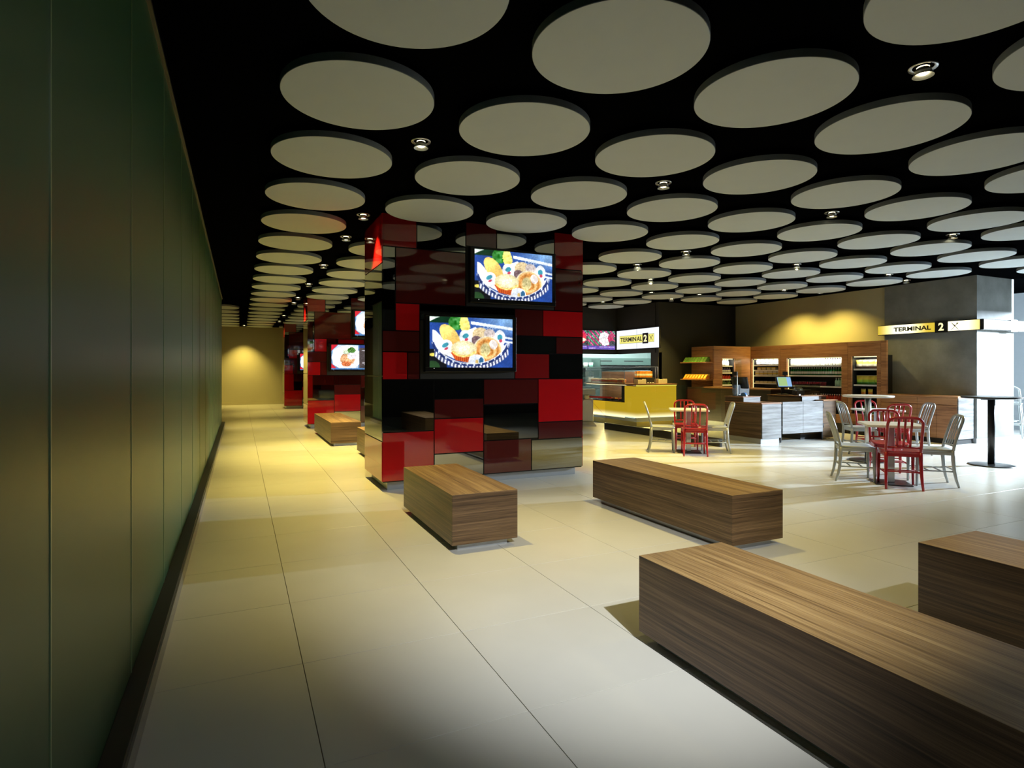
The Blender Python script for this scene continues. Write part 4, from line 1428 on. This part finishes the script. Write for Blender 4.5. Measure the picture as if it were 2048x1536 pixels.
# tills ---------------------------------------------------------------------
def till(label, loc, rz, lit, zb):
    t = thing('till_screen', label, 'till', loc, rz)
    obj('foot', B(-.10, .10, -.08, .10, 0, .02), M['blackm'], t, bevel=.004)
    obj('stand', B(-.03, .03, 0, .04, .02, .20), M['blackm'], t)
    sc_ = MB().box(-.17, .17, -.02, .02, -.125, .125)
    o = obj('casing', sc_, M['black'], t, bevel=.006)
    o.location = (0, -.03, .27); o.rotation_euler = (math.radians(-22), 0, 0)
    o2 = obj('display', B(-.152, .152, -.024, -.0205, -.108, .108), [glow('till_blue_screen', (.30, .52, .85), 1.0) if lit else M['black']], t)
    o2.location = (0, -.03, .27); o2.rotation_euler = (math.radians(-22), 0, 0)
    if lit:
        o3 = obj('key_grid', B(-.14, .055, -.026, -.0242, -.095, .10), [glow('till_green_keys', (.45, .66, .28), .9)], t)
        o3.location = (0, -.03, .27); o3.rotation_euler = (math.radians(-22), 0, 0)
    obj('customer_display', MB().box(.02, .12, .03, .07, .42, .50).box(.06, .075, .04, .055, .15, .42), M['blackm'], t)
    return t


till('black till with a lit blue and green touch screen facing the camera', (10.72, 9.05, .903), -math.radians(20), True, .903)
till('black till screen turned away beside a white pole', (9.36, 8.98, .902), math.radians(110), False, .902)
pr = thing('receipt_printer', 'low black receipt printer with a grey cover next to the lit till', 'printer', (10.78, 8.72, .903), -math.radians(20))
obj('body', B(-.09, .09, -.09, .09, 0, .10), M['blackm'], pr, bevel=.01)
obj('cover', MB().tube([(-.07, 0, .10), (.07, 0, .10)], .06, 16), M['plinth'], pr)
cdw = thing('cash_drawer', 'flat black cash drawer under the lit till screen', 'cash drawer', (11.03, 8.98, .903), 0)
obj('body', B(-.20, .20, -.22, .22, 0, .11), M['blackm'], cdw, bevel=.006)
obj('drawer', B(-.19, .19, -.228, -.221, .012, .098), M['black'], cdw)
bf = thing('tape_dispenser', 'round pale blue dispenser at the end of the serving counter', 'dispenser', (9.26, 8.76, .902), R90)
obj('body', MB().add(*(lambda n=18: ([(.075 * math.cos(PI * i / n), -.02, .075 * math.sin(PI * i / n)) for i in range(n + 1)] + [(.075 * math.cos(PI * i / n), .02, .075 * math.sin(PI * i / n)) for i in range(n + 1)],
     [tuple(reversed(range(n + 1))), tuple(range(n + 1, 2 * n + 2))] + [(i, i + 1, i + n + 2, i + n + 1) for i in range(n)] + [(n, 0, n + 1, 2 * n + 1)]))()), M['blue_plastic'], bf)
obj('spout', B(-.085, -.06, -.012, .012, 0, .02), M['white_pack'], bf)
wp = thing('white_pole', 'thin white pole in front of the dark till screen', 'pole', (9.22, 8.9, .902), 0)
obj('rod', MB().lathe([(.010, .008), (.010, .42)], 12), M['white_pack'], wp)
obj('foot', MB().lathe([(.04, 0), (.04, .008)], 20), M['white_pack'], wp)

# glass partitions ----------------------------------------------------------
g1 = thing('glass_partition', 'low clear glass partition on a black base in front of the yellow counter', 'partition', (0, 0, 0), 0, None)
obj('base', B(8.08, 8.14, 8.22, 12.02, 0, .155), M['black'], g1, bevel=.002)
obj('pane', B(8.104, 8.116, 8.22, 10.11, .155, 1.13), M['glass'], g1)
obj('pane', B(8.104, 8.116, 10.125, 12.02, .155, 1.13), M['glass'], g1)
g2 = thing('glass_screen', 'long low smoked glass screen standing along the till counter', 'partition', (0, 0, 0), 0, None)
obj('pane', B(10.50, 11.25, 8.56, 8.57, .915, 1.14), M['smoked'], g2)
obj('clip', B(10.6, 10.64, 8.55, 8.58, .903, .93), M['steel'], g2)
obj('clip', B(11.1, 11.14, 8.55, 8.58, .903, .93), M['steel'], g2)
g3 = thing('glass_screen', 'short clear glass screen on the end of the serving counter', 'partition', (0, 0, 0), 0, None)
obj('pane', B(9.14, 9.60, 8.94, 8.95, .912, 1.13), M['glass'], g3)
obj('clip', B(9.3, 9.34, 8.93, 8.96, .902, .93), M['steel'], g3)

# ================================================================== YELLOW COUNTER WITH FOOD DISPLAY
yc = thing('food_counter', 'glowing yellow food counter with a wooden top and grey metal kick rail', 'counter', (0, 0, 0))
glow_panel = lightbox('glowing_yellow_panel', (0.72, 0.45, 0.02), 0.24, 0.10, 0.10, .80, axis=2)
obj('carcass', MB().box(9.02, 10.24, 11.97, 12.62, .24, 1.03).box(9.02, 9.60, 12.62, 14.40, .24, .60), M['blackm'], yc)
for x0, x1 in ((9.0, 9.597), (9.611, 10.255)):
    obj('yellow_panel', B(x0, x1, 11.95, 11.97, .24, 1.03), glow_panel, yc)
obj('yellow_panel', B(9.0, 9.02, 11.984, 12.455, .24, 1.03), glow_panel, yc)
obj('yellow_panel', B(9.0, 9.02, 12.470, 13.395, .21, .60), glow_panel, yc)
obj('yellow_panel', B(9.0, 9.02, 13.406, 14.40, .18, .60), glow_panel, yc)
obj('kick_rail', MB().box(8.985, 10.255, 11.935, 12.0, .14, .235).box(8.985, 9.02, 12.0, 14.40, .14, .205), M['plinth'], yc)
obj('plinth', MB().box(9.06, 10.2, 12.03, 12.6, 0, .14).box(9.06, 9.6, 12.6, 14.36, 0, .14), M['yellow'], yc)
obj('worktop', MB().box(8.98, 10.27, 11.93, 12.64, 1.06, 1.092).box(8.98, 9.62, 12.64, 14.40, 1.06, 1.092), M['wood_warm'], yc, bevel=.002)
obj('top_edge_glow', B(8.992, 10.26, 11.942, 11.96, 1.032, 1.058), glow('yellow_edge_glow', (.95, .82, .10), .9), yc)
obj('shelf', B(9.02, 9.60, 12.48, 14.38, .60, .625), M['wood_dark'], yc)
obj('display_back', B(9.52, 9.56, 12.48, 14.38, .625, 1.055), M['wood_warm'], yc)
obj('display_glass', B(9.004, 9.012, 12.48, 13.40, .63, 1.05), M['glass'], yc)
obj('display_glass', B(9.004, 9.012, 13.41, 14.38, .63, 1.05), M['glass'], yc)
obj('glow_strip', B(9.05, 9.07, 12.5, 14.36, 1.045, 1.055), M['led'], yc)
obj('upper_back', MB().box(9.58, 9.61, 12.64, 14.38, 1.092, 1.40), M['wood_warm'], yc)
# glass case frame above the worktop
fr = MB()
for (x, y) in ((8.99, 14.3), (8.99, 12.45), (10.2, 12.62), (9.62, 12.0)):
    fr.box(x, x + .012, y, y + .012, 1.092, 1.53)
fr.box(8.99, 9.002, 12.0, 14.3, 1.518, 1.53).box(8.99, 9.002, 12.0, 14.3, 1.46, 1.466).box(9.0, 10.2, 12.62, 12.632, 1.518, 1.53)
fr.box(8.99, 9.632, 12.0, 12.012, 1.518, 1.53)
obj('case_frame', fr, M['steel'], yc)
obj('case_glass', B(8.994, 8.998, 12.46, 14.3, 1.095, 1.51), M['glass'], yc)
# under-lit kick
area('counter_underlight', (8.95, 13.2, .13), (8.5, 13.2, 0), 2.2, .04, 10.0, (1, .85, .35))
area('counter_underlight_front', (9.6, 11.91, .13), (9.6, 11.5, 0), 1.2, .04, 4.0, (1, .85, .35))

for yy in (12.7, 13.3, 13.9):
    pl = bpy.data.lights.new('display_case_light', 'POINT')
    pl.energy, pl.color, pl.shadow_soft_size = 2.2, (1, .86, .55), .02
    po = bpy.data.objects.new('display_case_light', pl)
    C.objects.link(po)
    po.location = (9.14, yy, .99)
    pl = bpy.data.lights.new('case_light', 'POINT')
    pl.energy, pl.color, pl.shadow_soft_size = 3.0, (1, .9, .66), .02
    po = bpy.data.objects.new('case_light', pl)
    C.objects.link(po)
    po.location = (9.16, yy, 1.48)
# food trays in the lower display
rnd = random.Random(3)
def tray(x, y, z, mats, label, n=9):
    t = thing('food_tray', label, 'tray', (x, y, z), 0, 'trays of food in the lower display')
    obj('dish', MB().box(-.15, .15, -.15, .15, 0, .012).box(-.15, .15, -.15, -.14, .012, .04).box(-.15, .15, .14, .15, .012, .04).box(-.15, -.14, -.14, .14, .012, .04).box(.14, .15, -.14, .14, .012, .04), M['blackm'], t)
    mb = MB()
    for k in range(40):
        cx, cy, cz, r = rnd.uniform(-.11, .11), rnd.uniform(-.11, .11), rnd.uniform(.02, .06), rnd.uniform(.018, .032)
        mb.lathe([(.001, cz - r * .7), (r * .8, cz - r * .3), (r, cz), (r * .7, cz + r * .5), (.001, cz + r * .7)], 7, cx, cy, mi=k % len(mats))
    tag(obj('filling', mb, mats, t), kind='stuff')
    return t
for k in range(5):
    tray(9.25, 12.68 + k * .34, .625, [(M['salad'], M['bread']), (M['filling'], M['orange']), (M['bread'], M['filling']), (M['salad'], M['yellow_pack']), (M['filling'], M['bread'])][k],
         f'black tray of mixed food in the lower display, {ORD[k]} from the yellow corner')
# filled rolls on the counter top
def sandwich():
    t = thing('filled_roll', 'filled baguette roll on the counter, first from the orange packets', 'sandwich', (0, 0, 0), 0, 'filled rolls on the counter')
    prof = [(.001, -.10), (.022, -.085), (.032, -.04), (.034, 0), (.032, .04), (.022, .085), (.001, .10)]
    a = MB()
    for r, zc in ((1, .055),):
        vs, fs, n = [], [], 10
        for rr, yy in prof:
            for i in range(n):
                an = 2 * PI * i / n
                vs.append((rr * math.cos(an), yy, zc + rr * .85 * math.sin(an)))
        for j in range(len(prof) - 1):
            for i in range(n):
                fs.append((j * n + i, j * n + (i + 1) % n, (j + 1) * n + (i + 1) % n, (j + 1) * n + i))
        a.add(vs, fs, 0, True)
    obj('crust', a, M['bread'], t)
    b_ = MB().add([(x, y, z - .027) for x, y, z in a.v], a.f, 0, True)
    obj('lower_crust', b_, M['bread'], t)
    obj('filling', B(-.033, .033, -.085, .085, .034, .05), M['filling'], t)
    obj('paper', B(-.03, .03, -.07, .07, 0.0, .014), M['white_pack'], t)
    return t
sw = sandwich()
sw.location = (9.10, 12.75, 1.092)
sw.scale = (1.5, 1.5, 1.5)
for k in range(1, 8):
    dup(sw, (9.14 + .12 * (k % 2), 12.75 + .21 * k, 1.092), .7 + rnd.uniform(-.4, .4), f'filled baguette roll on the counter, {ORD[k]} from the orange packets')
# wooden boxes and packets on the front of the counter
def crate(x, y, label):
    t = thing('wooden_box', label, 'box', (x, y, 1.092), 0, 'pale wooden boxes on the yellow counter')
    mb = MB().box(-.13, .13, -.08, -.07, 0, .10).box(-.13, .13, .07, .08, 0, .10).box(-.13, -.12, -.07, .07, 0, .12).box(.12, .13, -.07, .07, 0, .12).box(-.12, .12, -.07, .07, 0, .01)
    obj('sides', mb, M['wicker'], t, bevel=.002)
    obj('napkins', B(-.115, .115, -.065, .065, .01, .092), M['wicker'], t)
    return t
crate(9.25, 12.14, 'pale wooden box on the yellow counter, beside the steel corner post')
crate(9.90, 12.14, 'pale wooden box on the yellow counter, in front of the orange packets')
crate(10.10, 12.35, 'pale wooden box at the wall end of the yellow counter')
ck = thing('condiment_holder', 'black condiment holder between the wooden boxes on the yellow counter', 'holder', (9.58, 12.2, 1.092))
obj('box', B(-.12, .12, -.06, .06, 0, .15), M['blackm'], ck, bevel=.004)
for x in (-.08, 0, .08):
    obj('lettering_card', B(x - .025, x + .025, -.063, -.0605, .015, .035), M['white_pack'], ck)
pk = flatpack('snack_packet', M['orange'], 'upright orange snack packet on the yellow counter, first from the filled rolls', 'orange packets on the yellow counter', .036, .17, .10)
pk.location = (9.36, 12.44, 1.092 + .15)
bs = thing('packet_riser', 'dark wooden riser under the orange packets', 'riser', (9.60, 12.44, 1.092))
obj('block', B(-.28, .28, -.08, .08, 0, .15), M['wood_dark'], bs)
obj('lip', B(-.28, .28, -.085, -.08, .13, .155), M['wood_dark'], bs)
for k in range(1, 11):
    dup(pk, (9.36 + .046 * k, 12.44, 1.092 + .15), 0, f'upright orange snack packet on the yellow counter, {ORD[k]} from the filled rolls')
bn = thing('white_tub', 'rounded white tub at the far end of the food display', 'tub', (9.12, 14.3, 1.092))
obj('body', B(-.09, .09, -.08, .0, 0, .15), M['white_pack'], bn, bevel=.02)
obj('lid', B(-.092, .092, -.082, .002, .15, .16), M['white_pack'], bn, bevel=.004)

# queue barrier
qb = thing('queue_barrier', 'grey steel pedestal with crossed red belts beside the big pillar', 'barrier', (8.15, 12.95, 0), -math.radians(28))
obj('cabinet', B(-.17, .17, -.17, .17, .12, .70), M['steel'], qb, bevel=.02)
obj('foot', MB().add([(-.24, -.24, 0), (.24, -.24, 0), (.24, .24, 0), (-.24, .24, 0), (-.24, -.24, .03), (.24, -.24, .03), (.24, .24, .03), (-.24, .24, .03), (-.16, -.16, .12), (.16, -.16, .12), (.16, .16, .12), (-.16, .16, .12)],
                      [(0, 3, 2, 1), (0, 1, 5, 4), (1, 2, 6, 5), (2, 3, 7, 6), (3, 0, 4, 7), (4, 5, 9, 8), (5, 6, 10, 9), (6, 7, 11, 10), (7, 4, 8, 11), (8, 9, 10, 11)]), M['steel'], qb)
obj('tray_top', B(-.22, .22, -.2, .2, .80, .93), M['plinth'], qb, bevel=.01)
obj('neck', B(-.08, .08, -.08, .08, .70, .80), M['steel'], qb)
obj('top_plate', B(-.22, .22, -.2, .2, .93, .955), M['white_pack'], qb, bevel=.004)
obj('belt_reel', MB().lathe([(.05, .70), (.065, .72), (.065, .78), (.05, .80)], 20, .0, -.2), M['wicker'], qb)
obj('belt', MB().tube([(.05, -.22, .76), (.35, -.26, .75), (.62, -.3, .74)], .03, 4, flat=.08, up=(0, 0, 1)), M['belt'], qb)
obj('belt', MB().tube([(.05, -.22, .72), (.30, -.30, .45), (.50, -.36, .22)], .03, 4, flat=.08, up=(0, 1, 0)), M['belt'], qb)
obj('belt', MB().tube([(-.04, -.22, .72), (-.22, -.3, .52), (-.36, -.36, .38)], .03, 4, flat=.08, up=(0, 1, 0)), M['belt'], qb)

# ================================================================== KITCHEN BEHIND THE OPENING
hood = thing('kitchen_hood', 'long greenish steel extractor hood across the kitchen behind the opening', 'hood', (0, 0, 0))
obj('canopy', B(9.6, 13.55, 16.5, 17.38, 1.62, 1.86), M['teal_steel'], hood, bevel=.004)
obj('rail', B(9.6, 13.55, 16.44, 16.49, 1.52, 1.60), M['blackm'], hood)
obj('shelf', B(9.6, 13.55, 16.6, 17.38, 1.40, 1.44), M['steel'], hood)
obj('vent_slot', MB().box(10.6, 11.4, 16.494, 16.499, 1.74, 1.77).box(11.9, 12.7, 16.494, 16.499, 1.74, 1.77), M['blackm'], hood)
oven = thing('kitchen_oven', 'black arched kitchen machine with a green glass front behind the food display', 'oven', (0, 0, 0))
obj('body', MB().box(9.02, 9.30, 15.6, 16.1, .9, 1.75), M['black'], oven, bevel=.06)
obj('shelf_unit', MB().box(9.31, 10.35, 15.6, 16.1, 1.5, 1.53).box(9.31, 10.35, 15.6, 16.1, 1.18, 1.22).box(10.33, 10.35, 15.6, 16.1, .9, 1.8), M['teal_steel'], oven)
kc = thing('kitchen_worktop', 'steel kitchen worktop under the hood', 'worktop', (0, 0, 0))
obj('top', B(8.1, 13.5, 15.5, 17.35, .86, .90), M['steel'], kc)
obj('cabinet', B(8.15, 13.45, 15.55, 17.35, .0, .86), M['teal_steel'], kc)
for k, x in enumerate((9.5, 9.72, 9.95, 10.15)):
    t = thing('kitchen_container', f'small pale kitchen container on the greenish shelf, {ORD[k]} from the black machine', 'container', (x, 15.85, 1.53), 0, 'containers on the kitchen shelf')
    obj('body', MB().lathe([(.06, 0), (.075, .14)], 16), (M['white_pack'], M['bread'], M['white_pack'], M['water'])[k], t)
    obj('lid', MB().lathe([(.077, .14), (.07, .155)], 16), M['white_pack'], t)
for k, x in enumerate((9.45, 9.62, 9.8, 10.0, 10.2)):
    t = thing('kitchen_container', f'kitchen container on the lower greenish shelf, {ORD[k]} from the black machine', 'container', (x, 15.85, 1.22), 0, 'containers on the lower kitchen shelf')
    obj('body', MB().lathe([(.05, 0), (.06, .16)], 14), (M['yellow_pack'], M['white_pack'], M['water'], M['white_pack'], M['steel'])[k], t)
    obj('lid', MB().lathe([(.062, .16), (.05, .175)], 14), M['white_pack'], t)
kl = thing('kitchen_tube_light', 'white tube light on the kitchen ceiling behind the opening', 'lamp', (0, 0, 0))
obj('tube', B(8.6, 13.0, 15.2, 15.3, 2.50, 2.53), M['kitchen_light'], kl)
obj('tray', B(8.55, 13.05, 15.15, 15.35, 2.53, 2.548), M['white_pack'], kl)
area('kitchen_light', (11.0, 15.6, 2.45), (11.0, 16.4, 0), 4.0, .8, 170.0, (.85, 1.0, .97))

# menu screens over the kitchen opening
def menu_screen(label, loc, rz, w_, h_, pic, lit=True):
    t = thing('menu_screen', label, 'screen', loc, rz, 'menu screens over the kitchen opening')
    obj('casing', B(-w_ / 2, w_ / 2, .006, .07, -h_ / 2 - .012, h_ / 2 + .012), M['black'], t)
    if pic is not None:
        o = bpy.data.objects.new('display', pic); C.objects.link(o); o.parent = t
        o.location = (0, .004, 0)
    else:
        obj('display', B(-w_ / 2 + .006, w_ / 2 - .006, 0, .006, -h_ / 2, h_ / 2), M['screen_white'], t)
    return t
MW, MH = .965, .548
mp1 = pic_mesh('menu_picture', MW - .012, MH, 140, 80, menu, M['picture'])
mp2 = pic_mesh('menu_picture', MW - .012, MH, 140, 80, menu_b, M['picture'])
zc = 2.325
menu_screen('menu screen with a white and purple food picture above the kitchen opening', (10.13 - MW / 2, 14.485, zc), 0, MW, MH, mp1)
menu_screen('menu screen with a red dessert picture, partly hidden by the big pillar', (10.13 - MW * 1.5 - .004, 14.485, zc), 0, MW, MH, mp2)
menu_screen('menu screen further along the kitchen opening, hidden by the big pillar', (10.13 - MW * 2.5 - .008, 14.485, zc), 0, MW, MH, mp1)
s1 = menu_screen('white menu screen showing the start of the TERMINAL logo, deeper in the corner', (10.175, 14.498 - MW / 2 - .02, zc), R90, MW, MH, None)
s2 = menu_screen('white menu screen showing the figure 2 and cutlery logo, over the wooden boxes', (10.175, 14.498 - MW * 1.5 - .024, zc), R90, MW, MH, None)
# logo spans both screens: local x of the pair measured from their joint
def logo_part(t, x0, x1, z0, z1, mat, dy, nm='logo_panel'):
    obj(nm, B(x0, x1, -dy, -dy + .0015, z0, z1), mat, t)
# on screen 1 (local x from -.48 to .48), joint at +.4825
logo_part(s1, -.335, .4825, -.115, .115, M['black_ink'], .002, 'logo_border')
logo_part(s1, -.328, .4825, -.108, .108, M['screen_yellow'], .0035)
put_text('TERMIN', .1, M['black_ink'], s1, (.09, -.0042, 0), (PI / 2, 0, 0), fit=(.76, .125), bold=.003)
logo_part(s2, -.4825, -.215, -.115, .115, M['black_ink'], .002, 'logo_border')
logo_part(s2, -.4825, -.22, -.108, .108, M['screen_yellow'], .0035)
put_text('AL', .1, M['black_ink'], s2, (-.36, -.0042, 0), (PI / 2, 0, 0), fit=(.23, .125), bold=.003)
logo_part(s2, -.215, .035, -.145, .145, M['black_ink'], .005, 'figure_box')
put_text('2', .15, M['yellow_ink'], s2, (-.09, -.0066, 0), (PI / 2, 0, 0), fit=(.14, .19), bold=.004)
logo_part(s2, .035, .285, -.115, .115, M['black_ink'], .002, 'logo_border')
logo_part(s2, .042, .278, -.108, .108, M['screen_yellow'], .0035)
cutlery(s2, (.16, -.0052, 0), (PI / 2, 0, 0), .16, M['black_ink'], 'logo_cutlery')

# ================================================================== FAR RIGHT: tall stools by the window
def stool(x, y, rz, label):
    t = thing('bar_stool', label, 'stool', (x, y, 0), rz, 'tall stools by the window')
    m = M['chair_white']
    obj('seat', B(-.19, .19, -.19, .19, .70, .73), m, t, bevel=.01)
    for sx in (-1, 1):
        for sy in (-1, 1):
            obj('leg', MB().tube([(sx * .16, sy * .16, .70), (sx * .19, sy * .2, .35), (sx * .21, sy * .24, 0)], [.018, .017, .013], 8), m, t)
    for sy in (-.2, .2):
        obj('footrest', MB().tube([(-.19, sy, .28), (.19, sy, .28)], .012, 8), m, t)
    obj('back_frame', MB().tube([(-.17, -.17, .72), (-.175, -.2, .9), (-.16, -.23, 1.03), (-.1, -.24, 1.07), (.1, -.24, 1.07), (.16, -.23, 1.03), (.175, -.2, .9), (.17, -.17, .72)], .015, 8), m, t)
    for xx in (-.06, 0, .06):
        obj('slat', MB().tube([(xx, -.17, .73), (xx, -.22, .95), (xx, -.24, 1.06)], .011, 6), m, t)
    return t
stool(14.98, 6.86, math.radians(-70), 'tall silver stool at the edge of view beyond the concrete wall')
stool(15.9, 7.3, math.radians(-70), 'tall silver stool behind the first stool by the window wall')
